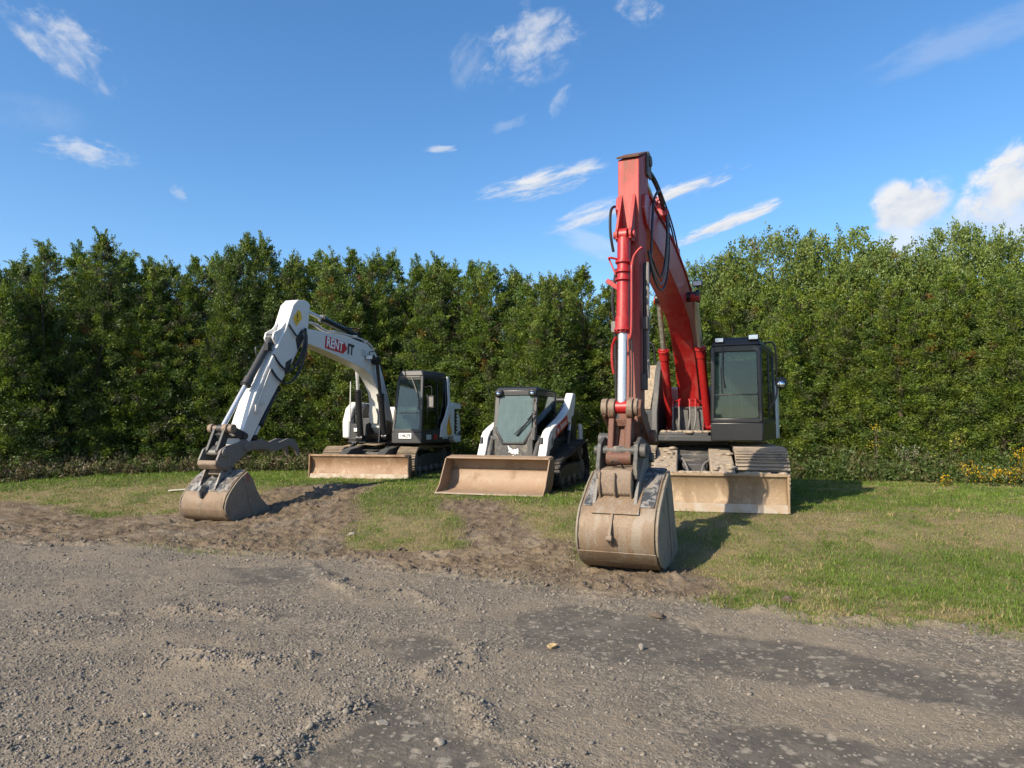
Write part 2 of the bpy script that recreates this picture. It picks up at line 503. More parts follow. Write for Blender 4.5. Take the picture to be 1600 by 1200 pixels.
    peb = mathn(nt, 'MULTIPLY', peb, mathn(nt, 'SUBTRACT', 1.0, mathn(nt, 'MULTIPLY', dk, 0.8)))
    hgt_ = mathn(nt, 'ADD', peb, mathn(nt, 'MULTIPLY', noise(nt, tc, 30, 6, 0.65), 1.2))
    bp = N(nt, 'ShaderNodeBump')
    bp.inputs['Strength'].default_value = 0.85
    bp.inputs['Distance'].default_value = 0.010
    nt.links.new(hgt_, bp.inputs['Height'])
    nt.links.new(bp.outputs[0], b.inputs['Normal'])
    MATS['ground'] = m


ground_mat()


def stone_mat():
    m, nt, b = new_mat('gravel_stone')
    at = N(nt, 'ShaderNodeAttribute', attribute_name='col')
    tc = N(nt, 'ShaderNodeTexCoord').outputs['Object']
    col = mixc(nt, mathn(nt, 'MULTIPLY', noise(nt, tc, 120, 4, 0.6), 0.7), at.outputs['Color'], (0.17, 0.145, 0.12))
    nt.links.new(col, b.inputs['Base Color'])
    b.inputs['Roughness'].default_value = 0.85
    MATS['gravel_stone'] = m


stone_mat()


# ------------------------------------------------------------------ mesh builder
def tag(o, label=None, cat=None, group=None, kind=None):
    if label: o['label'] = label
    if cat: o['category'] = cat
    if group: o['group'] = group
    if kind: o['kind'] = kind
    return o


def empty(name, loc=(0, 0, 0), rz=0.0):
    o = bpy.data.objects.new(name, None)
    o.empty_display_size = 0.3
    COL.objects.link(o)
    o.location = loc
    o.rotation_euler = (0, 0, rz)
    return o


class MB:
    """collects shapes into one mesh"""
    def __init__(self, M=None):
        self.v = []; self.f = []; self.mi = []; self.M = M or Matrix.Identity(4)
        self.cur = 0

    def add(self, verts, faces):
        n = len(self.v)
        self.v += [self.M @ Vector(p) for p in verts]
        for f in faces:
            self.f.append(tuple(i + n for i in f)); self.mi.append(self.cur)
        return self

    def box(self, c, s, rot=None):
        hx, hy, hz = s[0] / 2, s[1] / 2, s[2] / 2
        vs = [Vector((x, y, z)) for x in (-hx, hx) for y in (-hy, hy) for z in (-hz, hz)]
        if rot is not None:
            vs = [rot @ p for p in vs]
        vs = [p + Vector(c) for p in vs]
        return self.add(vs, [(0, 1, 3, 2), (4, 6, 7, 5), (0, 4, 5, 1), (2, 3, 7, 6), (0, 2, 6, 4), (1, 5, 7, 3)])

    def prism(self, prof, y0, y1, prof2=None):
        """profile in xz pushed from y0 to y1"""
        a = sum(prof[i][0] * prof[(i + 1) % len(prof)][1] - prof[(i + 1) % len(prof)][0] * prof[i][1] for i in range(len(prof)))
        if a < 0:
            prof = prof[::-1]
            prof2 = prof2[::-1] if prof2 else None
        prof2 = prof2 or prof
        n = len(prof)
        vs = [(p[0], y0, p[1]) for p in prof] + [(p[0], y1, p[1]) for p in prof2]
        fs = [tuple(range(n)), tuple(range(2 * n - 1, n - 1, -1))]
        fs += [(i, i + n, (i + 1) % n + n, (i + 1) % n) for i in range(n)]
        return self.add(vs, fs)

    def sheet(self, prof, y0, y1, t):
        """an open curve in xz thickened by t and pushed from y0 to y1"""
        P = [Vector((p[0], p[1])) for p in prof]
        off = []
        for i, p in enumerate(P):
            a = P[max(i - 1, 0)]; b = P[min(i + 1, len(P) - 1)]
            d = (b - a).normalized()
            off.append(p + Vector((-d.y, d.x)) * t)
        poly = [tuple(p) for p in P] + [tuple(p) for p in off[::-1]]
        n = len(P)
        vs = [(p[0], y0, p[1]) for p in poly] + [(p[0], y1, p[1]) for p in poly]
        m = 2 * n
        fs = []
        for i in range(n - 1):
            j = m - 1 - i
            fs.append((i, i + 1, j - 1, j))
            fs.append((i + m, j + m, j - 1 + m, i + 1 + m))
        fs += [(i, i + m, (i + 1) % m + m, (i + 1) % m) for i in range(m)]
        return self.add(vs, fs)

    def bar(self, p0, p1, w, h, up=(0, 0, 1)):
        p0, p1 = Vector(p0), Vector(p1)
        d = p1 - p0
        L = d.length
        x = d.normalized()
        u = Vector(up)
        if abs(x.dot(u)) > 0.95:
            u = Vector((1, 0, 0))
        y = u.cross(x).normalized()
        z = x.cross(y)
        rot = Matrix((x, y, z)).transposed()
        return self.box((p0 + p1) / 2, (L, w, h), rot)

    def cyl(self, p0, p1, r0, r1=None, seg=20, caps=True):
        r1 = r0 if r1 is None else r1
        p0, p1 = Vector(p0), Vector(p1)
        x = (p1 - p0).normalized()
        u = Vector((0, 0, 1)) if abs(x.z) < 0.9 else Vector((1, 0, 0))
        y = u.cross(x).normalized(); z = x.cross(y)
        vs = []
        for p, r in ((p0, r0), (p1, r1)):
            for i in range(seg):
                a = 2 * math.pi * i / seg
                vs.append(p + y * (r * math.cos(a)) + z * (r * math.sin(a)))
        fs = [(i, (i + 1) % seg, (i + 1) % seg + seg, i + seg) for i in range(seg)]
        if caps:
            fs += [tuple(range(seg - 1, -1, -1)), tuple(range(seg, 2 * seg))]
        return self.add(vs, fs)

    def tube(self, pts, r, seg=8, sub=5):
        P = [Vector(p) for p in pts]
        if sub > 1 and len(P) > 2:
            Q = []
            for i in range(len(P) - 1):
                a = P[max(i - 1, 0)]; b = P[i]; c = P[i + 1]; d = P[min(i + 2, len(P) - 1)]
                for k in range(sub):
                    t = k / sub
                    Q.append(0.5 * ((2 * b) + (c - a) * t + (2 * a - 5 * b + 4 * c - d) * t * t + (3 * b - a - 3 * c + d) * t ** 3))
            Q.append(P[-1]); P = Q
        vs, fs = [], []
        prev = None
        for i, p in enumerate(P):
            x = (P[min(i + 1, len(P) - 1)] - P[max(i - 1, 0)]).normalized()
            if prev is None:
                u = Vector((0, 0, 1)) if abs(x.z) < 0.9 else Vector((1, 0, 0))
                y = u.cross(x).normalized()
            else:
                y = (prev - x * prev.dot(x)).normalized()
            prev = y
            z = x.cross(y)
            for k in range(seg):
                a = 2 * math.pi * k / seg
                vs.append(p + y * (r * math.cos(a)) + z * (r * math.sin(a)))
        n = len(P)
        for i in range(n - 1):
            for k in range(seg):
                fs.append((i * seg + k, i * seg + (k + 1) % seg, (i + 1) * seg + (k + 1) % seg, (i + 1) * seg + k))
        fs += [tuple(range(seg - 1, -1, -1)), tuple(range((n - 1) * seg, n * seg))]
        return self.add(vs, fs)

    def slab(self, pts, t):
        """flat polygon thickened along its normal by t"""
        P = [Vector(p) for p in pts]
        nrm = (P[1] - P[0]).cross(P[2] - P[0]).normalized()
        n = len(P)
        vs = P + [p + nrm * t for p in P]
        fs = [tuple(range(n - 1, -1, -1)), tuple(range(n, 2 * n))]
        fs += [(i, (i + 1) % n, (i + 1) % n + n, i + n) for i in range(n)]
        return self.add(vs, fs)

    def sphere(self, c, r, seg=14, rings=8, sc=(1, 1, 1)):
        vs, fs = [], []
        for i in range(rings + 1):
            th = math.pi * i / rings
            for k in range(seg):
                a = 2 * math.pi * k / seg
                vs.append((c[0] + r * sc[0] * math.sin(th) * math.cos(a), c[1] + r * sc[1] * math.sin(th) * math.sin(a), c[2] + r * sc[2] * math.cos(th)))
        for i in range(rings):
            for k in range(seg):
                fs.append((i * seg + k, (i + 1) * seg + k, (i + 1) * seg + (k + 1) % seg, i * seg + (k + 1) % seg))
        return self.add(vs, fs)

    def text(self, s, o, xd, yd, h, depth=0.003, bold=0.0, sx=1.0, shear=0.0, align='CENTER'):
        cu = bpy.data.curves.new('lettering', 'FONT')
        cu.body = s; cu.size = 1.0; cu.align_x = align; cu.align_y = 'CENTER'; cu.offset = bold; cu.shear = shear; cu.resolution_u = 3
        to = bpy.data.objects.new('lettering', cu)
        COL.objects.link(to)
        dg = bpy.context.evaluated_depsgraph_get()
        me = bpy.data.meshes.new_from_object(to.evaluated_get(dg))
        k = h / 0.73
        xd, yd, o = Vector(xd).normalized(), Vector(yd).normalized(), Vector(o)
        n = xd.cross(yd)
        vs = [o + xd * (v.co.x * k * sx) + yd * (v.co.y * k) + n * depth for v in me.vertices]
        self.add(vs, [tuple(p.vertices) for p in me.polygons])
        bpy.data.objects.remove(to); bpy.data.curves.remove(cu); bpy.data.meshes.remove(me)
        return self

    def build(self, name, mats, parent=None, bevel=0.008, smooth=35, merge=True):
        me = bpy.data.meshes.new(name)
        me.from_pydata([tuple(v) for v in self.v], [], self.f)
        if not isinstance(mats, (list, tuple)):
            mats = [mats]
        for m in mats:
            me.materials.append(MATS[m])
        me.polygons.foreach_set('material_index', self.mi)
        me.update()
        me.polygons.foreach_set('use_smooth', [True] * len(me.polygons))
        if hasattr(me, 'set_sharp_from_angle'):
            me.set_sharp_from_angle(angle=R(smooth))
        o = bpy.data.objects.new(name, me)
        COL.objects.link(o)
        if parent:
            o.parent = parent
        if bevel:
            md = o.modifiers.new('bevel', 'BEVEL')
            md.width = bevel; md.segments = 2; md.limit_method = 'ANGLE'; md.angle_limit = R(38)
            md.harden_normals = False
            md.use_clamp_overlap = True
        return o


def raw_mesh(name, verts, faces_flat, k, mat, cols=None, smooth=False):
    """big numpy mesh; every face has k corners"""
    me = bpy.data.meshes.new(name)
    nv, nf = len(verts), len(faces_flat) // k
    me.vertices.add(nv)
    me.vertices.foreach_set('co', np.ascontiguousarray(verts, np.float32).ravel())
    me.loops.add(nf * k)
    me.loops.foreach_set('vertex_index', np.ascontiguousarray(faces_flat, np.int32))
    me.polygons.add(nf)
    me.polygons.foreach_set('loop_start', np.arange(0, nf * k, k, dtype=np.int32))
    if smooth:
        me.polygons.foreach_set('use_smooth', np.ones(nf, bool))
    me.update(calc_edges=True)
    for nm, c in (cols or {}).items():
        at = me.color_attributes.new(nm, 'FLOAT_COLOR', 'POINT')
        c4 = np.ones((nv, 4), np.float32); c4[:, :3] = c
        at.data.foreach_set('color', c4.ravel())
    me.materials.append(MATS[mat])
    return me


def link(name, me, parent=None):
    o = bpy.data.objects.new(name, me)
    COL.objects.link(o)
    if parent: o.parent = parent
    return o

# ------------------------------------------------------------------ ground sheet
def axis(segs):
    out = []
    for a, b, st in segs:
        n = max(1, int(round((b - a) / st)))
        out += list(np.linspace(a, b, n, endpoint=False))
    out.append(segs[-1][1])
    return np.array(out)


gx = axis([(-900, -100, 80), (-100, -40, 6), (-40, -16, 0.8), (-16, -9, 0.09), (-9, -4.5, 0.045), (-4.5, 5.0, 0.026), (5.0, 9, 0.05), (9, 16, 0.1), (16, 40, 0.8), (40, 100, 6), (100, 900, 80)])
gy = axis([(-300, -20, 40), (-20, -2, 1.5), (-2, 2.2, 0.2), (2.2, 6.5, 0.022), (6.5, 10, 0.028), (10, 14.5, 0.045), (14.5, 22, 0.1), (22, 40, 0.8), (40, 120, 6), (120, 1500, 100)])
GX, GY = np.meshgrid(gx, gy)
Z, lot, mud, straw, dark, ridge, grass, lush = terrain(GX.ravel(), GY.ravel())
ny, nx = GX.shape
idx = np.arange(nx * ny).reshape(ny, nx)
quads = np.stack([idx[:-1, :-1], idx[:-1, 1:], idx[1:, 1:], idx[1:, :-1]], -1).reshape(-1)
me = raw_mesh('ground', np.stack([GX.ravel(), GY.ravel(), Z], -1), quads, 4, 'ground',
              {'mask_a': np.stack([lot, mud, straw], -1), 'mask_b': np.stack([dark, ridge, lush], -1)}, smooth=True)
tag(link('ground', me), 'gravel yard meeting a worn grass verge with churned mud', 'ground', kind='structure')


# ------------------------------------------------------------------ grass blades
def blades(x, y, z, h, w, lean, col, flat=0.0):
    n = len(x)
    a = rng.uniform(0, 2 * math.pi, n)
    dx, dy = np.cos(a), np.sin(a)
    b = rng.uniform(0, 2 * math.pi, n)
    lx, ly = np.cos(b) * lean * h, np.sin(b) * lean * h
    P = np.stack([x, y, z], -1)
    W_ = np.stack([dx * w, dy * w, np.zeros(n)], -1)
    mid = P + np.stack([lx * 0.35, ly * 0.35, h * 0.6], -1)
    tip = P + np.stack([lx, ly, h * np.sqrt(np.clip(1 - (lean * 0.8) ** 2, 0.05, 1))], -1)
    V = np.stack([P - W_, P + W_, mid + W_ * 0.75, mid - W_ * 0.75, tip + W_ * 0.12, tip - W_ * 0.12], 1).reshape(-1, 3)
    i = np.arange(n)[:, None] * 6
    Fq = np.concatenate([i + [0, 1, 2, 3], i + [3, 2, 4, 5]], 1).reshape(-1)
    C = np.repeat(col, 6, 0)
    return V, Fq, C


def join(parts):
    V, Fq, C, off = [], [], [], 0
    for v, f, c in parts:
        V.append(v); Fq.append(f + off); C.append(c); off += len(v)
    return np.concatenate(V), np.concatenate(Fq), np.concatenate(C)


def scatter(n, d0, d1, power=1.0, span=0.80):
    """points in the wedge of ground the photo shows, denser towards the near end"""
    u = rng.uniform(0, 1, n)
    d = d0 * (d1 / d0) ** (u ** power)
    x = rng.uniform(-1, 1, n) * (d * span + 0.6)
    m = n // 4                        # and a thinner strip further out on both sides
    d2 = d0 * (d1 / d0) ** (rng.uniform(0, 1, m) ** power)
    x2 = (d2 * span + 0.6) * rng.uniform(1, 1.6, m) * rng.choice((-1, 1), m)
    return np.concatenate([x, x2]), np.concatenate([d, d2])


x, y = scatter(900000, 5.2, 22.5, 0.92)
z, lo, mu, st, dk, rg, gr, lu = terrain(x, y)
pat = fbm(x * 2.6, y * 2.6, 41, 4)
keep = rng.uniform(0, 1, len(x)) < np.clip(gr * (1.1 - 0.12 * st) * (0.45 + 0.7 * sstep(0.3, 0.6, pat) + lu * 0.15), 0, 1) + 0.06 * mu * sstep(0.45, 0.62, pat)
x, y, z, st, pat, lu, mu = x[keep], y[keep], z[keep], st[keep], pat[keep], lu[keep], mu[keep]
n = len(x)
isdry = rng.uniform(0, 1, n) < np.clip(0.14 + 0.58 * st * sstep(0.75, 0.35, pat) + 0.12 * st + mu * 0.5 - lu * 0.08, 0, 0.92)
g1 = np.array([0.085, 0.150, 0.017]); g2 = np.array([0.168, 0.240, 0.036]); s1 = np.array([0.25, 0.20, 0.085]); s2 = np.array([0.40, 0.33, 0.155])
t = rng.uniform(0, 1, (n, 1)) * 0.6 + 0.4 * sstep(0.35, 0.65, fbm(x * 1.1, y * 1.1, 43, 3))[:, None]
col = np.where(isdry[:, None], s1 + (s2 - s1) * t, g1 + (g2 - g1) * t)
col *= rng.uniform(0.8, 1.2, (n, 1))
far = sstep(8, 18, y)
h = (0.016 + 0.050 * rng.beta(1.6, 3, n)) * (0.7 + 0.6 * sstep(0.35, 0.65, fbm(x * 7, y * 7, 47, 2))) * (1 - 0.35 * st) * (1 + 0.15 * lu) * (1 + 0.3 * far)
h[rng.uniform(0, 1, n) < 0.02] *= 1.9
lean = np.where(isdry, rng.uniform(0.5, 1.1, n), rng.uniform(0.1, 0.9, n))
w = (0.0022 + 0.0028 * far) * rng.uniform(0.7, 1.3, n)
# taller tufts scattered over the verge and along its edge
tx, ty = scatter(1500, 5.3, 20.0, 0.9)
ex_ = rng.uniform(-3, 9, 380); tx = np.concatenate([tx, ex_]); ty = np.concatenate([ty, np.interp(ex_, EX, EY) + rng.gamma(1.6, 0.3, 380)])
tg = terrain(tx, ty)[6]
ok = rng.uniform(0, 1, len(tx)) < tg * 0.8
tx, ty = tx[ok], ty[ok]
kk = 26
ci = np.repeat(np.arange(len(tx)), kk)
rad_ = rng.uniform(0.03, 0.11, len(tx))[ci]
bx_ = tx[ci] + rng.normal(0, 1, len(ci)) * rad_; by_ = ty[ci] + rng.normal(0, 1, len(ci)) * rad_
bz_ = terrain(bx_, by_)[0]
th_ = rng.uniform(0.035, 0.10, len(tx))[ci] * rng.uniform(0.5, 1.1, len(ci))
td_ = (rng.uniform(0, 1, len(tx))[ci] < 0.3)
tt_ = rng.uniform(0, 1, (len(ci), 1))
tc_ = np.where(td_[:, None], s1 + (s2 - s1) * tt_, g1 * 0.85 + (g2 - g1) * tt_) * rng.uniform(0.8, 1.15, (len(tx), 1))[ci]
x = np.concatenate([x, bx_]); y = np.concatenate([y, by_]); z = np.concatenate([z, bz_]); h = np.concatenate([h, th_])
w = np.concatenate([w, rng.uniform(0.002, 0.0045, len(ci))]); lean = np.concatenate([lean, rng.uniform(0.2, 1.0, len(ci))]); col = np.concatenate([col, tc_])
# nothing grows up through the loader bucket or the resting excavator buckets
hd_ = R(19.3)
ux_ = (x - 0.42) * -math.sin(hd_) + (y - 15.27) * -math.cos(hd_)
uy_ = (x - 0.42) * math.cos(hd_) + (y - 15.27) * -math.sin(hd_)
ok = ~((ux_ > 1.5) & (ux_ < 2.52) & (np.abs(uy_ + 0.10) < 1.08))
ok &= ~((np.abs(x - 1.45) < 0.5) & (np.abs(y - 8.75) < 0.6)) & ~((np.abs(x + 5.0) < 0.45) & (np.abs(y - 12.9) < 0.5))
x, y, z, h, w, lean, col = x[ok], y[ok], z[ok], h[ok], w[ok], lean[ok], col[ok]
V, Fq, C = blades(x, y, z - 0.004, h, w, lean, col)
tag(link('grass', raw_mesh('grass', V, Fq, 4, 'grass_blade', {'col': C})), 'patchy green and straw-coloured grass on the verge', 'grass', kind='stuff')

# ------------------------------------------------------------------ gravel stones
ico = bmesh.new(); bmesh.ops.create_icosphere(ico, subdivisions=1, radius=1.0)
ico.verts.ensure_lookup_table()
IV = np.array([v.co[:] for v in ico.verts]); IF = np.array([[v.index for v in f.verts] for f in ico.faces]); ico.free()


def stones(x, y, z, r, col):
    n = len(x)
    sc = np.stack([rng.uniform(0.75, 1.35, n), rng.uniform(0.75, 1.35, n), rng.uniform(0.45, 0.9, n)], -1) * r[:, None]
    jit = rng.uniform(0.68, 1.18, (n, len(IV), 1))
    P = IV[None] * jit * sc[:, None, :] * np.where(rng.uniform(0, 1, (n, len(IV), 1)) < 0.25, 0.72, 1.0)
    a = rng.uniform(0, 2 * math.pi, n); c, s = np.cos(a)[:, None], np.sin(a)[:, None]
    til = rng.normal(0, 0.35, (n, 1))
    px = P[..., 0] * c - P[..., 1] * s; py = P[..., 0] * s + P[..., 1] * c
    pz = P[..., 2] + til * px
    V = np.stack([px + x[:, None], py + y[:, None], pz + z[:, None]], -1).reshape(-1, 3)
    Fc = (IF[None] + (np.arange(n) * len(IV))[:, None, None]).reshape(-1)
    return V, Fc, np.repeat(col, len(IV), 0)


x, y = scatter(190000, 2.2, 11.5, 0.95, 0.78)
z, lo, mu, st, dk, rg, gr, lu = terrain(x, y)
pat = fbm(x * 1.0 + 5, y * 1.6, 51, 4)
left = sstep(1.5, -1.0, x)
keep = rng.uniform(0, 1, len(x)) < np.clip(lo * (0.22 + 0.75 * sstep(0.40, 0.62, pat) * (0.45 + 0.55 * left) + 0.9 * rg) * (1 - 0.86 * dk) + 0.02 * mu, 0, 1)
x, y, z, rg, lo = x[keep], y[keep], z[keep], rg[keep], lo[keep]
n = len(x)
r = np.clip(np.exp(rng.normal(-5.3, 0.5, n)), 0.002, 0.020) * (1 + 0.75 * rg * rng.uniform(0, 1, n)) * (0.85 + 0.05 * y)
g = rng.uniform(0.085, 0.245, (n, 1))
warm = rng.uniform(0.0, 1.0, (n, 1))
col = g * (np.array([1.0, 0.90, 0.76]) * (1 - warm) + np.array([1.0, 0.85, 0.65]) * warm)
pale = rng.uniform(0, 1, n) < 0.03
col[pale] = col[pale] * 0 + np.array([0.36, 0.315, 0.25])
parts = [stones(x, y, z + r * 0.15, r, col)]
# clods in the mud
x, y = scatter(60000, 6.5, 16, 1.0, 0.78)
z, lo, mu, st, dk, rg, gr, lu = terrain(x, y)
pat = fbm(x * 1.7, y * 1.7, 53, 4)
keep = rng.uniform(0, 1, len(x)) < np.clip(mu * sstep(0.45, 0.65, pat) * 0.5 + 0.3 * mu * np.exp(-(edge_e(x, y) / 0.4) ** 2), 0, 1)
x, y, z = x[keep], y[keep], z[keep]
n = len(x)
r = np.clip(np.exp(rng.normal(-4.5, 0.5, n)), 0.004, 0.035)
col = rng.uniform(0.07, 0.16, (n, 1)) * np.array([1.0, 0.76, 0.54]) * 1.15
parts.append(stones(x, y, z + r * 0.1, r, col))
V, Fc, C = join(parts)
tag(link('gravel', raw_mesh('gravel', V, Fc, 3, 'gravel_stone', {'col': C})), 'loose grey gravel and crumbled soil over the yard', 'gravel', kind='stuff')


# ------------------------------------------------------------------ single stones, clods and boards one can point to
def rock(name, label, cat, px, py, sx, sy, sz, mat, seed, sink=0.25):
    gxx, gyy = gp(px, py)
    bm = bmesh.new()
    bmesh.ops.create_icosphere(bm, subdivisions=3, radius=1.0)
    rr = np.random.default_rng(seed)
    k = rr.uniform(0.6, 1.1, 7); dirs = rr.normal(0, 1, (7, 3)); dirs /= np.linalg.norm(dirs, axis=1)[:, None]
    for v in bm.verts:
        p = np.array(v.co)
        d = dirs @ p
        for q in range(7):          # facets: cut the ball with planes
            if d[q] > k[q] * 0.8:
                p = p - dirs[q] * (d[q] - k[q] * 0.8)
        v.co = (p[0] * sx, p[1] * sy, p[2] * sz)
    me = bpy.data.meshes.new(name); bm.to_mesh(me); bm.free()
    me.materials.append(MATS[mat])
    o = link(name, me)
    o.location = (gxx, gyy, hgt(gxx, gyy) + sz * (1 - sink) * 0.7)
    o.rotation_euler = (0, 0, rr.uniform(0, 6))
    tag(o, label, cat)


rock('stone', 'yellowish stone lying alone on the dark yard surface', 'stone', 863, 1010, 0.042, 0.034, 0.030, 'yellow_stone', 3)
rock('stone', 'flat pale stone set flush in the dark patch at the yard front', 'stone', 597, 1133, 0.055, 0.040, 0.012, 'pale_stone', 4, 0.9)
rock('stone', 'pale oval stone beside the smaller flat one near the bottom edge', 'stone', 685, 1162, 0.050, 0.036, 0.018, 'pale_stone', 5, 0.7)
rock('stone', 'light flat stone on dark ground ahead of the large red bucket and right of it', 'stone', 1287, 1067, 0.060, 0.035, 0.014, 'pale_stone', 6, 0.6)
rock('stone', 'grey upright stone between the yellow stone and the soil clod', 'stone', 1002, 1011, 0.026, 0.022, 0.032, 'pale_stone', 7)
rock('stone', 'whitish stone half sunk in the mud between the two buckets', 'stone', 549, 838, 0.09, 0.05, 0.035, 'pale_stone', 8)
rock('clod', 'dark clod of soil lying on gravel in front of the red excavator bucket', 'clod', 1028, 962, 0.085, 0.05, 0.028, 'dark_clod', 9, 0.1)
rock('clod', 'dark clod on the turf edge right of the red excavator bucket', 'clod', 1231, 942, 0.06, 0.05, 0.045, 'dark_clod', 10, 0.1)
rock('clod', 'dark round clod under the red excavator blade edge', 'clod', 1116, 797, 0.16, 0.09, 0.05, 'dark_clod', 12, 0.1)
rock('clod', 'reddish clod in the mud in front of the white bucket', 'clod', 627, 862, 0.07, 0.05, 0.04, 'dark_clod', 11, 0.1)
rock('stone', 'buff block of stone at the foot of the weeds on the far left', 'stone', 107, 742, 0.20, 0.12, 0.15, 'yellow_stone', 14, 0.2)
mb = MB(); mb.box((0, 0, 0), (0.36, 0.07, 0.022))
o = mb.build('board', 'weathered_board', None, 0.003)
bx, by = gp(277, 768); o.location = (bx, by, hgt(bx, by) + 0.03); o.rotation_euler = (0.05, -0.06, 0.25)
tag(o, 'short pale board lying on muddy grass left of the white bucket', 'board')

# ------------------------------------------------------------------ machines
def RZ(a):
    return Matrix.Rotation(a, 4, 'Z')


def hull(circles, seg=40):
    pts = []
    for (x, z, r) in circles:
        for i in range(seg):
            a = 2 * math.pi * i / seg
            pts.append((x + r * math.cos(a), z + r * math.sin(a)))
    pts = sorted(set(pts))

    def half(ps):
        h = []
        for p in ps:
            while len(h) > 1 and (h[-1][0] - h[-2][0]) * (p[1] - h[-2][1]) - (h[-1][1] - h[-2][1]) * (p[0] - h[-2][0]) <= 0:
                h.pop()
            h.append(p)
        return h
    a, b = half(pts), half(pts[::-1])
    return a[:-1] + b[:-1]


def resample(path, step):
    P = path + [path[0]]
    seg = [math.dist(P[i], P[i + 1]) for i in range(len(P) - 1)]
    tot = sum(seg)
    n = max(8, int(round(tot / step)))
    out = []
    i, acc = 0, 0.0
    for k in range(n):
        s = tot * k / n
        while acc + seg[i] < s:
            acc += seg[i]; i += 1
        t = (s - acc) / seg[i]
        a, b = P[i], P[i + 1]
        out.append((a[0] + (b[0] - a[0]) * t, a[1] + (b[1] - a[1]) * t))
    return out


def track(root, M, circles, y0, y1, pitch, mat, grouser=0.025, rubber=False, sag=0.0, frame_mat='dusty_charcoal', rollers=6):
    """one crawler track: belt of shoes, frame, wheels"""
    path = resample(hull(circles), pitch)
    n = len(path)
    cx = sum(p[0] for p in path) / n
    zt = max(p[1] for p in path)
    mb = MB(M)
    inner, outer = [], []
    th = 0.035 if not rubber else 0.045
    pts = []
    for i, p in enumerate(path):
        a, b = path[i - 1], path[(i + 1) % n]
        d = Vector((b[0] - a[0], b[1] - a[1])).normalized()
        nrm = Vector((d.y, -d.x))
        z = p[1]
        if sag and z > zt - 0.12:
            z -= sag * (0.5 - 0.5 * math.cos(2 * math.pi * (p[0] - cx) / 1.3))
        pts.append((Vector((p[0], z)), d, nrm))
    vs, fs = [], []
    for (p, d, nn) in pts:
        o = p + nn * 0.0
        q = p - nn * th
        vs += [(o.x, y0, o.y), (o.x, y1, o.y), (q.x, y1, q.y), (q.x, y0, q.y)]
    for i in range(n):
        j = (i + 1) % n
        for k in range(4):
            fs.append((i * 4 + k, i * 4 + (k + 1) % 4, j * 4 + (k + 1) % 4, j * 4 + k))
    mb.add(vs, fs)
    mb.cur = 1
    for i, (p, d, nn) in enumerate(pts):
        x3, z3 = Vector((d.x, 0, d.y)), Vector((nn.x, 0, nn.y))
        rot = Matrix((x3, Vector((0, 1, 0)), z3)).transposed()
        c = p
        if rubber:
            w = (y1 - y0) * 0.46
            for sgn in (-1, 1):
                q = c + nn * 0.014 + d * (pitch * 0.25 * sgn)
                mb.box((q.x, (y0 + y1) / 2 + sgn * w / 1.95, q.y), (pitch * 0.52, w, 0.032), rot)
        else:
            q = c + nn * 0.008
            mb.box((q.x, (y0 + y1) / 2, q.y), (pitch * 0.84, y1 - y0, 0.022), rot)
            for s in (-0.33, 0.0, 0.33):
                q = c + nn * (0.019 + grouser / 2) + d * (pitch * s)
                mb.box((q.x, (y0 + y1) / 2, q.y), (0.018, y1 - y0 - 0.01, grouser), rot)
    t = mb.build('track', ['dusty_charcoal' if not rubber else mat, mat], root, 0.0 if rubber else 0.003)
    f = MB(M)
    xs = [c[0] for c in circles]; x0, x1 = min(xs), max(xs)
    ym = (y0 + y1) / 2; hw = (y1 - y0) * 0.28
    zc = circles[0][1]
    f.prism([(x0 + 0.15, zc - 0.12), (x1 - 0.15, zc - 0.12), (x1 - 0.15, zc + 0.08), (x1 - 0.5, zc + 0.17), (x0 + 0.5, zc + 0.17), (x0 + 0.15, zc + 0.08)], ym - hw, ym + hw)
    f.build('track_frame', frame_mat, t, 0.015)
    for (x, z, r) in circles:
        w = MB(M)
        rr = r - 0.06
        w.cyl((x, ym - hw * 0.9, z), (x, ym + hw * 0.9, z), rr, seg=24)
        w.cyl((x, ym - hw * 1.15, z), (x, ym + hw * 1.15, z), rr * 0.5, seg=18)
        for k in range(8):
            a = 2 * math.pi * k / 8
            w.cyl((x + rr * .72 * math.cos(a), ym + hw * 0.9, z + rr * .72 * math.sin(a)), (x + rr * .72 * math.cos(a), ym + hw * 0.97, z + rr * .72 * math.sin(a)), 0.022, seg=8)
        w.build('idler_wheel', 'grey_steel', t, 0.01)
    for k in range(rollers):
        x = x0 + (x1 - x0) * (k + 0.6) / (rollers + 0.2)
        w = MB(M)
        zr = min(p[0].y for p in pts) + 0.035 + 0.105
        w.cyl((x, ym - hw * 1.2, zr), (x, ym + hw * 1.2, zr), 0.10, seg=18)
        w.cyl((x, ym - hw * 1.35, zr), (x, ym + hw * 1.35, zr), 0.05, seg=12)
        w.build('track_roller', 'grey_steel', t, 0.008)
    return t


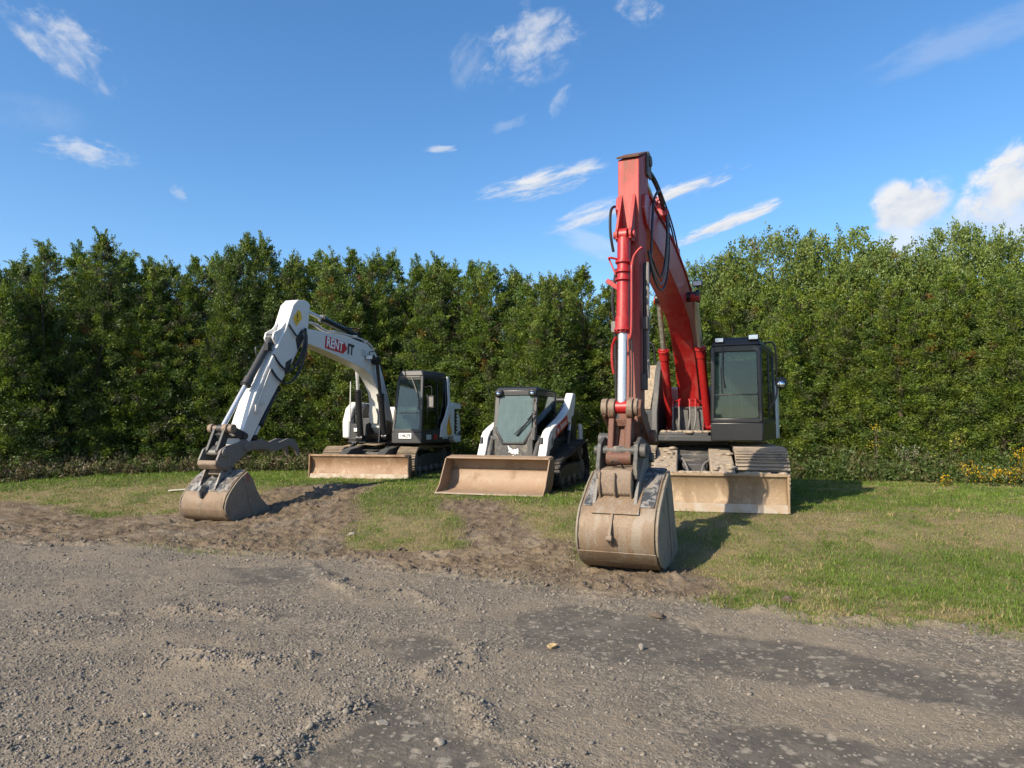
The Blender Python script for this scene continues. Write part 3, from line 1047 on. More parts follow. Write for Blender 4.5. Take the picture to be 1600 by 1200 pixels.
def dozer_blade(root, M, x, w, h, yoff, mat, edge_mat, arm_y, arm_x0, arm_z0, arm_w, arm_mat, capped=True):
    b = MB(M)
    prof = [(x - 0.02, 0.09), (x - 0.07, 0.18), (x - 0.10, 0.30), (x - 0.085, h * 0.75), (x - 0.03, h - 0.05), (x + 0.0, h)]
    b.sheet(prof, yoff - w / 2, yoff + w / 2, 0.035)
    b.box((x - 0.055, yoff, h - 0.01), (0.12, w, 0.04))
    bl = b.build('dozer_blade', mat, root, 0.006)
    e = MB(M)
    e.prism([(x + 0.012, -0.01), (x + 0.03, 0.0), (x + 0.005, 0.125), (x - 0.025, 0.125), (x - 0.02, 0.0)], yoff - w / 2 - 0.004, yoff + w / 2 + 0.004)
    e.build('cutting_edge', edge_mat, bl, 0.004)
    for s in (-1, 1):
        c = MB(M)
        yy = yoff + s * (w / 2)
        c.prism([(x + 0.035, 0.0), (x + 0.02, h + 0.01), (x - 0.16, h + 0.005), (x - 0.22, h * 0.5), (x - 0.12, 0.03)], min(yy, yy + s * 0.03), max(yy, yy + s * 0.03))
        c.build('end_plate', mat, bl, 0.006)
    for s in (-1, 1):
        a = MB(M)
        yy = yoff * 0.3 + s * arm_y
        a.prism([(arm_x0, arm_z0), (x - 0.45, h * 1.22), (x - 0.09, h * 0.98), (x - 0.16, 0.30), (x - 0.5, 0.2), (arm_x0, arm_z0 - 0.32)], yy - arm_w / 2, yy + arm_w / 2)
        a.build('blade_arm', arm_mat, root, 0.02)
    return bl


def cylinder(root, M, p0, p1, frac, r, rod_r, mat, rod_mat, name='hydraulic_cylinder', collar=True, eye=1.1):
    """barrel from p0 over frac of the length, rod to p1"""
    p0, p1 = Vector(p0), Vector(p1)
    g = p0.lerp(p1, frac)
    d = (p1 - p0).normalized()
    b = MB(M)
    b.cyl(p0 + d * 0.04, g, r, seg=24)
    if collar:
        b.cyl(g - d * 0.16, g, r * 1.16, seg=24)
        b.cyl(g - d * 0.015, g + d * 0.012, r * 1.32, seg=24)
        b.cyl(g, g + d * 0.04, r * 0.95, seg=24)
        for k in range(10):
            a = 2 * math.pi * k / 10
            u = Vector((0, 1, 0)) if abs(d.y) < .9 else Vector((1, 0, 0))
            e1 = u.cross(d).normalized(); e2 = d.cross(e1)
            q = g + (e1 * math.cos(a) + e2 * math.sin(a)) * r * 1.13
            b.cyl(q, q + d * 0.03, r * 0.13, seg=6)
    b.cyl(p0 + Vector((0, -r * eye, 0)), p0 + Vector((0, r * eye, 0)), r * 1.05, seg=20)
    o = b.build(name, mat, root, 0.004)
    rd = MB(M)
    rd.cyl(g, p1, rod_r, seg=20)
    rd.build('rod', rod_mat, o, 0)
    ey = MB(M)
    ey.cyl(p1 + Vector((0, -r * 1.0, 0)), p1 + Vector((0, r * 1.0, 0)), r * 0.95, seg=20)
    ey.build('rod_eye', mat, o, 0.005)
    return o


def bucket(root, M, prof, mouth, y0, y1, mats, teeth, side_in=0.0, name='bucket'):
    """prof: outer curve from the top lip round the heel to the cutting lip; mouth closes the side plates"""
    shell, lower, side = mats
    b = MB(M)
    b.sheet(prof, y0, y1, 0.025)
    o = b.build(name, shell, root, 0.004, smooth=50)
    for s, yy in ((-1, y0), (1, y1)):
        sp = MB(M)
        sp.prism(prof + mouth, min(yy, yy + s * 0.03), max(yy, yy + s * 0.03))
        sp.build('side_plate', side, o, 0.004)
    if teeth:
        p, d = teeth
        for k in range(5):
            yy = y0 + (y1 - y0) * (k + 0.5) / 5
            t = MB(M)
            L = 0.2
            q0, q1 = Vector((p[0], yy, p[1])), Vector((p[0] + d[0] * L, yy, p[1] + d[1] * L))
            t.add([q0 + Vector((0, -.05, .035)), q0 + Vector((0, .05, .035)), q0 + Vector((0, .05, -.035)), q0 + Vector((0, -.05, -.035)),
                   q1 + Vector((0, -.035, .006)), q1 + Vector((0, .035, .006)), q1 + Vector((0, .035, -.006)), q1 + Vector((0, -.035, -.006))],
                  [(0, 1, 2, 3), (7, 6, 5, 4), (0, 4, 5, 1), (1, 5, 6, 2), (2, 6, 7, 3), (3, 7, 4, 0)])
            t.build('tooth', 'grey_steel', o, 0.004)
    return o


def hose(root, M, pts, r=0.018, mat='hose_rubber', name='hose'):
    h = MB(M)
    h.tube(pts, r, 8, 6)
    return h.build(name, mat, root, 0)


def lamp(root, M, c, s=(0.06, 0.14, 0.10), name='work_light'):
    b = MB(M)
    b.box(c, s)
    b.box((c[0] - s[0] * .5, c[1], c[2] - s[2] * 0.6), (0.03, 0.03, s[2] * .6))
    o = b.build(name, 'black_paint', root, 0.012)
    l = MB(M)
    l.box((c[0] + s[0] / 2 + 0.004, c[1], c[2]), (0.012, s[1] * .84, s[2] * .8))
    l.build('lens', 'lamp_lens', o, 0.003)
    return o


def seat(root, M, x, y, z):
    s = MB(M)
    s.prism([(x + 0.25, z), (x + 0.27, z + 0.08), (x + 0.2, z + 0.13), (x - 0.2, z + 0.10), (x - 0.25, z)], y - 0.24, y + 0.24)
    s.box((x, y, z - 0.12), (0.36, 0.36, 0.24))
    s.prism([(x - 0.18, z + 0.06), (x - 0.30, z + 0.62), (x - 0.40, z + 0.62), (x - 0.32, z + 0.02)], y - 0.23, y + 0.23)
    s.prism([(x - 0.27, z + 0.64), (x - 0.29, z + 0.84), (x - 0.38, z + 0.84), (x - 0.37, z + 0.64)], y - 0.14, y + 0.14)
    return s.build('seat', 'seat_vinyl', root, 0.03)


def lever(root, M, x, y, z):
    s = MB(M)
    s.box((x - 0.05, y, z - 0.12), (0.3, 0.12, 0.10))
    s.tube([(x, y, z - 0.1), (x + 0.01, y, z + 0.04), (x + 0.04, y, z + 0.14)], 0.016, 8, 3)
    s.sphere((x + 0.05, y, z + 0.18), 0.035, 10, 8, (1, 1, 1.4))
    return s.build('control_lever', 'black_paint', root, 0.006)


def excavator_cab(root, M, fx_b, fx_t, rx, y0f, y1f, y1r, z0, z1, z2, zt, body, glass, split, taper=0.03, roof_mat=None):
    """cab with raked windscreen. z0 floor, z1 skirt top, z2 roof underside, zt roof top"""
    b = MB(M)
    yr0 = y0f
    # skirt
    b.add([(fx_b, y0f, z0), (fx_b, y1f, z0), (rx, y1r, z0), (rx, yr0, z0), (fx_b, y0f, z1), (fx_b, y1f, z1), (rx, y1r, z1), (rx, yr0, z1)],
          [(3, 2, 1, 0), (4, 5, 6, 7), (0, 1, 5, 4), (1, 2, 6, 5), (2, 3, 7, 6), (3, 0, 4, 7)])
    pw = 0.065
    A = lambda x, y, z: Vector((x, y, z))
    corners = {'fl': (A(fx_b - .035, y1f - .035, z1), A(fx_t - .02, y1f - taper - .035, z2)), 'fr': (A(fx_b - .035, y0f + .035, z1), A(fx_t - .02, y0f + taper + .035, z2)),
               'rl': (A(rx + .06, y1r - .04, z1), A(rx + .06, y1r - taper - .04, z2)), 'rr': (A(rx + .06, yr0 + .04, z1), A(rx + .06, yr0 + taper + .04, z2))}
    for k, (p, q) in corners.items():
        w = pw if k[0] == 'f' else 0.13
        b.bar(p, q, 0.075, w)
    # sills under and over the windscreen
    b.bar(corners['fl'][0] + Vector((0, 0, 0.03)), corners['fr'][0] + Vector((0, 0, 0.03)), 0.07, 0.09)
    b.bar(corners['fl'][1] - Vector((0, 0, 0.05)), corners['fr'][1] - Vector((0, 0, 0.05)), 0.06, 0.12)
    b.bar(corners['fl'][1] - Vector((0, 0, 0.04)), corners['rl'][1] - Vector((0, 0, 0.04)), 0.06, 0.1)
    b.bar(corners['fr'][1] - Vector((0, 0, 0.04)), corners['rr'][1] - Vector((0, 0, 0.04)), 0.06, 0.1)
    b.bar(corners['fl'][0] + Vector((0, 0, 0.02)), corners['rl'][0] + Vector((0, 0, 0.02)), 0.06, 0.08)
    cab = b.build('cab', body, root, 0.02)
    r = MB(M)
    ins = 0.06
    r.add([(fx_t + .02, y0f + taper - .01, z2), (fx_t + .02, y1f - taper + .01, z2), (rx - .02, y1r - taper + .01, z2), (rx - .02, yr0 + taper - .01, z2),
           (fx_t - .04, y0f + taper + ins, zt), (fx_t - .04, y1f - taper - ins, zt), (rx + .04, y1r - taper - ins, zt), (rx + .04, yr0 + taper + ins, zt)],
          [(3, 2, 1, 0), (4, 5, 6, 7), (0, 1, 5, 4), (1, 2, 6, 5), (2, 3, 7, 6), (3, 0, 4, 7)])
    r.build('roof', roof_mat or body, cab, 0.03)
    # glazing
    def at(t, yq):                      # t 0..1 up the windscreen, yq 0..1 across
        p = corners['fr'][0].lerp(corners['fr'][1], t); q = corners['fl'][0].lerp(corners['fl'][1], t)
        return p.lerp(q, yq) + Vector((0.012, 0, 0))
    g = MB(M)
    g.slab([at(split + .006, .03), at(split + .006, .97), at(.95, .97), at(.95, .03)], 0.006)
    gu, gl = glass if isinstance(glass, tuple) else (glass, glass)
    g.build('windscreen', gu, cab, 0)
    g = MB(M)
    g.slab([at(.05, .03), at(.05, .97), at(split - .006, .97), at(split - .006, .03)], 0.006)
    g.build('lower_windscreen', gl, cab, 0)
    g = MB(M)
    g.bar(at(split, .02), at(split, .98), 0.02, 0.022)
    g.build('window_bar', 'black_paint', cab, 0.003)
    off = Vector((0, 0.012, 0))
    p, q, s, t = corners['fl'][0] + off, corners['fl'][1] + off, corners['rl'][1] + off, corners['rl'][0] + off
    d = MB(M)
    sid = lambda u, v: (p.lerp(t, u)).lerp(q.lerp(s, u), v)
    for a, c in (((.0, .02), (.98, .02)), ((.0, .97), (.98, .97)), ((.02, .0), (.02, .98)), ((.60, .0), (.60, .98)), ((.0, .40), (.62, .40))):
        d.bar(sid(*a), sid(*c), 0.035, 0.05, up=(0, 1, 0))
    dr = d.build('door', 'black_paint', cab, 0.006)
    g = MB(M)
    g.slab([sid(.03, .42), sid(.59, .42), sid(.59, .96), sid(.03, .96)], 0.006)
    g.slab([sid(.03, .04), sid(.59, .04), sid(.59, .39), sid(.03, .39)], 0.006)
    g.slab([sid(.63, .06), sid(.95, .06), sid(.95, .96), sid(.63, .96)], 0.006)
    g.build('door_glass', 'dark_glass', cab, 0)
    g = MB(M)
    p2, q2, s2, t2 = corners['fr'][0] - off, corners['fr'][1] - off, corners['rr'][1] - off, corners['rr'][0] - off
    g.slab([p2.lerp(t2, .04) + Vector((0, 0, .06)), q2.lerp(s2, .04) - Vector((0, 0, .1)), q2.lerp(s2, .95) - Vector((0, 0, .1)), p2.lerp(t2, .95) + Vector((0, 0, .06))], 0.006)
    g.build('far_side_glass', 'dark_glass', cab, 0)
    g = MB(M)
    g.slab([corners['rr'][0].lerp(corners['rr'][1], .3), corners['rl'][0].lerp(corners['rl'][1], .3), corners['rl'][1] - Vector((0, 0, .1)), corners['rr'][1] - Vector((0, 0, .1))], 0.006)
    g.build('rear_glass', 'dark_glass', cab, 0)
    return cab, at, corners


# ============================================================ large red excavator
C_RED = (3.42, 13.4); RZ0 = 0.42; HU = 23; HL = 14
root = empty('excavator', (C_RED[0], C_RED[1], RZ0), R(-(90 + HU)))
tag(root, 'large red excavator with black cab, its stick upright and bucket nearest the camera', 'excavator', 'parked earthmoving machines')
ML = RZ(R(HU - HL))
MZ = Matrix.Translation((0, 0, -RZ0))          # profiles below are given in heights above the yard
for s in (1, -1):
    y0, y1 = (0.62, 1.42) if s > 0 else (-1.42, -0.62)
    track(root, ML, [(1.72, 0.45, 0.43), (-1.72, 0.45, 0.43)], y0, y1, 0.19, 'track_steel', rollers=7, sag=0.02, grouser=0.034)
dozer_blade(root, ML, 2.75, 2.74, 0.56, -0.07, 'dry_mud_blade', 'worn_steel_edge', 0.43, 1.15, 0.90, 0.36, 'dry_dirt')
u = MB(ML)
u.prism([(1.35, 0.35), (1.35, 0.80), (0.8, 0.92), (-0.8, 0.92), (-1.35, 0.80), (-1.35, 0.35)], -0.62, 0.62)
u.prism([(1.9, 0.42), (1.9, 0.66), (1.3, 0.74), (1.3, 0.42)], -0.2, 0.2)
u.cyl((0, 0, 0.85), (0, 0, 1.04), 0.62, seg=36)
u.build('undercarriage', 'dusty_charcoal', root, 0.02)
d = MB(ML)
for k in range(26):
    rr = random.Random(k)
    s = rr.choice((-1, 1))
    xx = rr.uniform(1.3, 2.66)
    d.sphere((xx, s * 0.43 + rr.uniform(-.15, .15), 0.92 - (xx - 1.2) * 0.235 + rr.uniform(-.01, .015)), rr.uniform(.03, .075), 9, 6, (1.3, 1, .45))
for k in range(70):
    rr = random.Random(k + 90)
    d.sphere((2.70 + rr.uniform(-.05, .02), rr.uniform(-1.40, 1.26), 0.575), rr.uniform(.015, .05), 8, 6, (1, 1.5, .55))
tag(d.build('caked_dirt', 'dry_dirt', root, 0, 60), kind='stuff')
hose(root, ML, [(1.2, 0.25, 0.8), (1.5, 0.3, 0.62), (1.75, 0.25, 0.72), (2.0, 0.12, 0.62), (2.5, 0.1, 0.4)], 0.016, 'bleached_hose')
hose(root, ML, [(1.2, -0.25, 0.8), (1.5, -0.22, 0.66), (1.8, -0.2, 0.74), (2.1, -0.12, 0.6), (2.5, -0.1, 0.4)], 0.016, 'bleached_hose')

# upper structure
u = MB()
u.box((-0.1, 0.0, 1.10), (2.6, 2.3, 0.12))
u.prism([(1.35, 1.0), (1.35, 1.16), (-1.0, 1.16), (-1.0, 1.0)], -0.55, 0.45)
u.box((1.30, 0.02, 1.06), (0.16, 1.05, 0.10))
ub = u.build('upper_frame', 'charcoal_paint', root, 0.015)
d = MB()
for k in range(60):
    rr = random.Random(k + 300)
    d.sphere((rr.uniform(1.05, 1.36), rr.uniform(-.32, .44), 1.165), rr.uniform(.02, .07), 8, 6, (1, 1, .5))
tag(d.build('deck_dirt', 'dry_dirt', ub, 0, 60), kind='stuff')
h = MB()
h.prism([(-0.35, 1.16), (-0.35, 2.02), (-1.35, 2.02), (-1.62, 1.85), (-1.68, 1.16)], -1.3, 1.3)
h.build('engine_hood', 'white_paint_dusty', root, 0.06)
h = MB()
h.prism([(-1.05, 0.98), (-1.72, 1.0), (-1.74, 1.5), (-1.66, 1.62), (-1.05, 1.16)], -1.28, 1.28)
h.build('counterweight', 'charcoal_paint', root, 0.05)
# right-hand tool box with a sloping dark guard
t = MB()
t.prism([(1.28, 1.02), (1.28, 1.55), (0.62, 2.34), (0.05, 2.40), (-0.3, 2.40), (-0.3, 1.02)], -1.22, -0.50)
tb = t.build('tool_box', 'charcoal_paint', root, 0.025)
t = MB()
t.prism([(1.30, 1.57), (1.28, 1.55), (0.62, 2.345), (0.05, 2.405), (0.05, 2.43), (0.63, 2.375)], -1.2, -0.54)
t.build('lid', 'dry_dirt', tb, 0.006)
t = MB()
t.prism([(1.42, 1.0), (1.40, 1.50), (1.06, 2.24), (0.86, 2.44), (0.82, 2.40), (0.96, 2.24), (1.30, 1.48), (1.32, 1.0)], -0.50, -0.40)
t.prism([(1.34, 1.15), (1.33, 1.42), (1.24, 1.62), (1.22, 1.60), (1.29, 1.40), (1.30, 1.15)], -1.05, -0.60)
t.build('guard_rail', 'dusty_charcoal', tb, 0.012)
t = MB(); t.box((1.285, -0.62, 1.28), (0.012, 0.11, 0.09)); t.build('warning_label', 'decal_yellow', tb, 0)
t = MB()
t.tube([(0.7, -1.15, 2.36), (0.7, -1.15, 2.72), (0.72, -0.95, 2.78), (0.72, -0.62, 2.78), (0.72, -0.56, 2.40)], 0.02, 8, 4)
t.build('handrail', 'black_paint', tb, 0)
t = MB()
t.box((0.55, -0.98, 2.55), (0.10, 0.22, 0.26)); t.tube([(0.55, -0.98, 2.36), (0.55, -0.98, 2.5)], 0.02, 8, 1)
t.build('mirror', 'black_paint', tb, 0.02)

# cab
cab, at, cor = excavator_cab(root, Matrix.Identity(4), 1.46, 1.43, -0.42, 0.50, 1.33, 1.44, 1.02, 1.33, 2.60, 2.74, 'black_paint', 'dusty_teal_glass', 0.36, taper=0.02)
m = MB()
m.tube([at(.98, .22) + Vector((.02, 0, 0)), at(.62, .22) + Vector((.03, 0, 0)), at(.45, .26) + Vector((.03, 0, 0))], 0.014, 8, 3)
m.bar(at(.72, .17) + Vector((.03, 0, 0)), at(.38, .20) + Vector((.03, 0, 0)), 0.012, 0.025)
m.build('wiper', 'black_paint', cab, 0.003)
m = MB()
for k in range(4):
    for q in (0, 1):
        m.box((1.462, 0.93 + q * 0.15, 1.125 + k * 0.032), (0.012, 0.13, 0.012))
m.build('vent_grille', 'decal_black', cab, 0)
lamp(cab, Matrix.Identity(4), (1.42, 0.66, 2.70), (0.06, 0.15, 0.08))
lamp(cab, Matrix.Identity(4), (1.42, 1.20, 2.73), (0.06, 0.17, 0.09))
m = MB()
m.tube([(1.42, 1.36, 2.62), (1.40, 1.52, 2.58), (1.35, 1.54, 2.0), (1.35, 1.53, 1.75), (1.38, 1.42, 1.55)], 0.016, 8, 5)
m.build('grab_rail', 'black_paint', cab, 0)
m = MB(); m.sphere((1.15, 1.60, 1.98), 0.095, 16, 10, (0.45, 1.0, 1.05)); m.tube([(1.2, 1.5, 2.02), (1.17, 1.62, 2.0)], 0.014, 6, 1)
mo = m.build('mirror', 'charcoal_paint', cab, 0)
m = MB(); m.sphere((1.165, 1.59, 1.96), 0.085, 14, 8, (0.50, 0.9, 0.75)); m.build('mirror_glass', 'mirror_glass', mo, 0)
seat(cab, Matrix.Identity(4), 0.45, 0.93, 1.62)
lever(cab, Matrix.Identity(4), 0.78, 0.66, 1.86); lever(cab, Matrix.Identity(4), 0.78, 1.18, 1.86)
m = MB(); m.box((1.0, 0.93, 1.35), (0.8, 0.8, 0.03)); m.build('cab_floor', 'charcoal_paint', cab, 0)
m = MB(); m.tube([(1.12, 0.80, 1.36), (1.2, 0.80, 1.62), (1.18, 0.80, 1.8)], 0.014, 6, 3); m.tube([(1.12, 0.98, 1.36), (1.2, 0.98, 1.62), (1.18, 0.98, 1.8)], 0.014, 6, 3)
m.build('travel_pedals', 'grey_steel', cab, 0)
h = MB(); h.prism([(-0.44, 1.02), (-0.44, 2.1), (-1.2, 2.05), (-1.3, 1.02)], 1.28, 1.46)
h.build('side_panel', 'white_paint_dusty', root, 0.03)

# boom
by0, by1 = -0.21, 0.17
BOOM = [(-0.85, 1.95), (-0.62, 2.35), (-0.15, 2.92), (0.38, 3.50), (0.95, 3.92), (1.7, 4.21), (2.42, 4.40), (2.96, 4.52), (4.14, 4.63), (4.54, 4.72), (4.80, 4.66), (4.86, 4.48), (4.72, 4.30),
        (4.3, 4.18), (3.82, 4.11), (3.4, 4.05), (2.57, 3.84), (2.05, 3.71), (1.42, 3.50), (1.08, 3.23), (0.74, 2.84), (0.48, 2.40), (0.34, 2.0), (0.26, 1.60), (-0.3, 1.48), (-0.78, 1.62)]
b = MB(MZ)
b.prism(BOOM, by0, by1)
boom = b.build('boom', 'red_paint', root, 0.012)
f = MB(MZ)
for i in range(2, 9):       # flange lip along the top edge
    p, q = BOOM[i], BOOM[i + 1]
    f.bar((p[0], by1 + 0.012, p[1] - 0.01), (q[0], by1 + 0.012, q[1] - 0.01), 0.024, 0.03)
f.build('edge_flange', 'red_paint_worn', boom, 0.003)
f = MB(MZ); f.cyl((1.58, by0 - 0.16, 3.86), (1.58, by1 + 0.16, 3.86), 0.085, seg=22); f.cyl((1.58, by1 + 0.14, 3.86), (1.58, by1 + 0.2, 3.86), 0.11, seg=22)
f.build('boom_pin', 'black_paint', boom, 0.008)
f = MB(MZ); f.cyl((-0.5, by0 - 0.06, 1.80), (-0.5, by1 + 0.06, 1.80), 0.16, seg=24); f.build('foot_pin', 'grey_steel', boom, 0.01)
f = MB(MZ); f.prism([(0.6, 1.4), (0.1, 1.95), (-0.5, 2.1), (-0.9, 1.4)], by0 - 0.10, by0 - 0.04); f.prism([(0.6, 1.4), (0.1, 1.95), (-0.5, 2.1), (-0.9, 1.4)], by1 + 0.04, by1 + 0.10)
f.build('boom_bracket', 'dusty_charcoal', root, 0.01)
lamp(boom, MZ, (1.60, by1 + 0.17, 4.07), (0.07, 0.16, 0.09))
cylinder(root, MZ, (0.52, by1 + 0.17, 1.68), (1.62, by1 + 0.13, 3.84), 0.62, 0.075, 0.045, 'red_paint', 'dusty_rod', 'boom_cylinder')
cylinder(root, MZ, (0.46, by0 - 0.13, 1.64), (1.55, by0 - 0.11, 3.84), 0.62, 0.075, 0.045, 'red_paint', 'dusty_rod', 'boom_cylinder')
# arm cylinder on top of the boom
cylinder(root, MZ, (1.9, -0.02, 4.55), (4.40, -0.02, 5.20), 0.62, 0.085, 0.05, 'red_paint', 'dusty_rod', 'arm_cylinder')
f = MB(MZ); f.prism([(1.75, 4.2), (1.85, 4.62), (1.98, 4.62), (2.25, 4.34)], -0.14, 0.10); f.build('cylinder_bracket', 'red_paint', boom, 0.01)
# pipes and hoses along the boom
hose(boom, MZ, [(1.2, 0.13, 4.07), (2.0, 0.13, 4.36), (2.9, 0.13, 4.58), (3.7, 0.13, 4.68)], 0.022, 'red_paint_worn', 'pipe')
hose(boom, MZ, [(1.2, 0.07, 4.07), (2.0, 0.07, 4.36), (2.9, 0.07, 4.58), (3.7, 0.07, 4.68)], 0.022, 'red_paint_worn', 'pipe')
f = MB(MZ)
f.box((3.62, 0.12, 4.74), (0.16, 0.14, 0.10)); f.cyl((3.62, 0.22, 4.72), (3.62, 0.10, 4.86), 0.05, seg=12); f.cyl((3.5, 0.2, 4.66), (3.74, 0.2, 4.70), 0.045, seg=12)
f.build('hose_block', 'red_paint', boom, 0.012)
for k, (sx, sz) in enumerate(((0, 0), (0.06, 0.10), (-0.08, -0.08))):
    hose(boom, MZ, [(3.62, 0.22, 4.70), (3.85 + sx, 0.27, 4.55), (3.95 + sx, 0.29, 4.2 + sz), (4.05 + sx, 0.27, 3.78 + sz), (4.3, 0.25, 3.58 + sz), (4.62, 0.22, 3.72 + sz), (4.72, 0.18, 3.95)], 0.014, 'hose_rubber' if k else 'bleached_hose')
hose(boom, MZ, [(3.7, 0.2, 4.75), (4.1, 0.22, 4.9), (4.4, 0.2, 4.7), (4.55, 0.2, 4.3), (4.6, 0.19, 3.9), (4.75, 0.17, 3.4)], 0.017)
hose(boom, MZ, [(3.6, 0.18, 4.72), (4.0, 0.16, 4.95), (4.3, 0.1, 5.12)], 0.014)
for k in range(2):
    hose(boom, MZ, [(2.6, 0.16 + .03 * k, 4.46), (3.1, 0.19 + .03 * k, 4.62), (3.55, 0.19 + .03 * k, 4.78), (4.1, 0.18, 4.98 + .05 * k), (4.42, 0.12, 5.14)], 0.012)
hose(boom, MZ, [(3.9, -0.24, 4.6), (4.5, -0.27, 4.62), (4.95, -0.24, 4.45), (5.03, -0.23, 4.15), (5.0, -0.2, 3.9)], 0.018)

# stick
sy0, sy1 = -0.14, 0.13
STICK = [(4.97, 5.08), (5.0, 4.12), (5.03, 3.9), (5.03, 2.1), (5.0, 1.62), (4.93, 1.50), (4.82, 1.56), (4.76, 2.1), (4.70, 3.05), (4.60, 3.9), (4.56, 4.25), (4.46, 4.6), (4.42, 5.26), (4.50, 5.30)]
b = MB(MZ); b.prism(STICK, sy0, sy1)
stick = b.build('stick', 'red_paint_worn', root, 0.01)
f = MB(MZ)
f.slab([(5.0, sy0 - 0.01, 5.085), (5.0, sy1 + 0.01, 5.085), (4.5, sy1 + 0.01, 5.30), (4.5, sy0 - 0.01, 5.30)], 0.025)
f.build('top_plate', 'rusty_red_steel', stick, 0.004)
f = MB(MZ)
for yy in (0.06, 0.13):
    f.prism([(4.36, 4.98), (4.36, 5.22), (4.42, 5.31), (4.52, 5.32), (4.60, 5.2), (4.6, 4.98)], yy, yy + 0.03)
f.cyl((4.45, 0.05, 5.2), (4.45, 0.18, 5.2), 0.07, seg=16)
f.build('cylinder_lug', 'dusty_charcoal', stick, 0.006)
f = MB(MZ)
for yy in (-0.115, 0.055):
    f.add([(4.985, yy - .004, 4.62), (4.985, yy + .034, 4.62), (5.01, yy, 3.98), (5.01, yy + .03, 3.98), (5.22, yy, 4.12), (5.22, yy + .03, 4.12), (5.24, yy, 4.0), (5.24, yy + .03, 4.0)],
          [(0, 2, 6, 4), (1, 5, 7, 3), (0, 4, 5, 1), (4, 6, 7, 5), (6, 2, 3, 7), (0, 1, 3, 2)])
    f.cyl((5.17, yy, 4.06), (5.17, yy + .03, 4.06), 0.085, seg=18)
f.cyl((5.17, -0.15, 4.06), (5.17, 0.12, 4.06), 0.045, seg=16)
f.build('cylinder_bracket', 'red_paint_worn', stick, 0.004)
cyl_o = cylinder(root, MZ, (5.19, -0.015, 4.05), (5.37, -0.015, 1.93), 0.56, 0.080, 0.054, 'red_paint', 'chrome_rod', 'bucket_cylinder', eye=0.62)
f = MB(MZ)
f.tube([(5.2, 0.06, 3.68), (5.30, 0.10, 3.66), (5.32, 0.105, 3.5), (5.33, 0.10, 2.9), (5.33, 0.08, 2.76)], 0.015, 8, 4)
f.tube([(5.30, 0.105, 3.62), (5.31, 0.13, 3.74), (5.31, 0.19, 3.82), (5.31, 0.235, 3.85)], 0.016, 8, 4)
f.tube([(5.2, -0.06, 3.74), (5.24, -0.16, 3.77), (5.25, -0.205, 3.765)], 0.015, 8, 4)
f.bar((5.22, -0.07, 3.38), (5.22, -0.23, 3.50), 0.03, 0.055)
f.bar((5.22, -0.20, 3.77), (5.22, -0.115, 3.56), 0.02, 0.02)
f.tube([(5.2, -0.07, 3.40), (5.21, -0.09, 3.3), (5.21, -0.09, 3.1)], 0.012, 8, 4)
for zz in (3.72, 3.60, 3.5):
    f.cyl((5.2 + (4.05 - zz) * .085, -0.015, zz), (5.2 + (4.07 - zz) * .085, -0.015, zz - 0.03), 0.10, seg=22)
f.build('feed_pipe', 'red_paint', cyl_o, 0.003)
hose(cyl_o, MZ, [(5.29, 0.06, 2.75), (5.31, 0.075, 2.4), (5.32, 0.07, 2.05)], 0.010)
hose(cyl_o, MZ, [(5.29, 0.09, 2.75), (5.31, 0.105, 2.4), (5.32, 0.10, 2.05)], 0.010)
for yy, mt in ((0.17, 'hose_rubber'), (0.21, 'bleached_hose')):
    hose(stick, MZ, [(4.9, yy, 3.75), (4.95, yy + .01, 3.4), (4.93, yy, 3.0), (4.93, yy, 2.3)], 0.022, mt)
for c_, s_ in (((4.93, 0.19, 2.98), (0.1, 0.07, 0.16)), ((4.93, 0.16, 2.25), (0.12, 0.07, 0.2))):
    f = MB(MZ); f.box(c_, s_); f.build('hose_coupling', 'charcoal_paint', stick, 0.008)
hose(stick, MZ, [(4.9, -0.19, 3.7), (4.98, -0.22, 3.3), (4.95, -0.2, 2.9), (4.93, -0.19, 1.95)], 0.022)
f = MB(MZ); f.box((4.95, -0.2, 2.95), (0.09, 0.08, 0.14)); f.build('hose_coupling', 'bleached_hose', stick, 0.008)
f = MB(MZ)
f.tube([(5.26, -0.11, 2.78), (5.20, -0.17, 2.68), (5.18, -0.18, 2.5), (5.14, -0.17, 2.35)], 0.018, 8, 4)
f.build('bent_pipe', 'red_paint', stick, 0)
# linkage
f = MB(MZ)
f.cyl((5.37, -0.235, 1.93), (5.37, 0.20, 1.93), 0.075, seg=22)
f.cyl((5.37, -0.25, 1.93), (5.37, -0.18, 1.93), 0.105, seg=22)
f.cyl((5.37, -0.16, 1.93), (5.37, -0.085, 1.93), 0.105, seg=22)
f.cyl((5.37, 0.06, 1.93), (5.37, 0.13, 1.93), 0.105, seg=22)
f.cyl((5.37, 0.145, 1.93), (5.37, 0.19, 1.93), 0.105, seg=22)
f.build('linkage_pin', 'brown_steel', root, 0.008)
f = MB(MZ)
f.prism([(5.40, 2.02), (5.46, 1.92), (5.42, 1.82), (5.0, 1.55), (4.9, 1.5), (4.84, 1.58), (4.88, 1.66), (5.30, 1.98)], sy1 + 0.06, sy1 + 0.10)
f.prism([(5.40, 2.02), (5.46, 1.92), (5.42, 1.82), (5.0, 1.55), (4.9, 1.5), (4.84, 1.58), (4.88, 1.66), (5.30, 1.98)], sy0 - 0.10, sy0 - 0.06)
f.cyl((4.92, sy0 - 0.13, 1.58), (4.92, sy1 + 0.16, 1.58), 0.08, seg=18)
f.build('idler_link', 'rusty_red_steel', root, 0.006)
f = MB(MZ)
hl = lambda s, z0, z1: None
f.prism([(5.44, 1.80), (5.54, 1.34), (5.50, 1.26), (5.40, 1.26), (5.30, 1.80)], -0.16, -0.09)
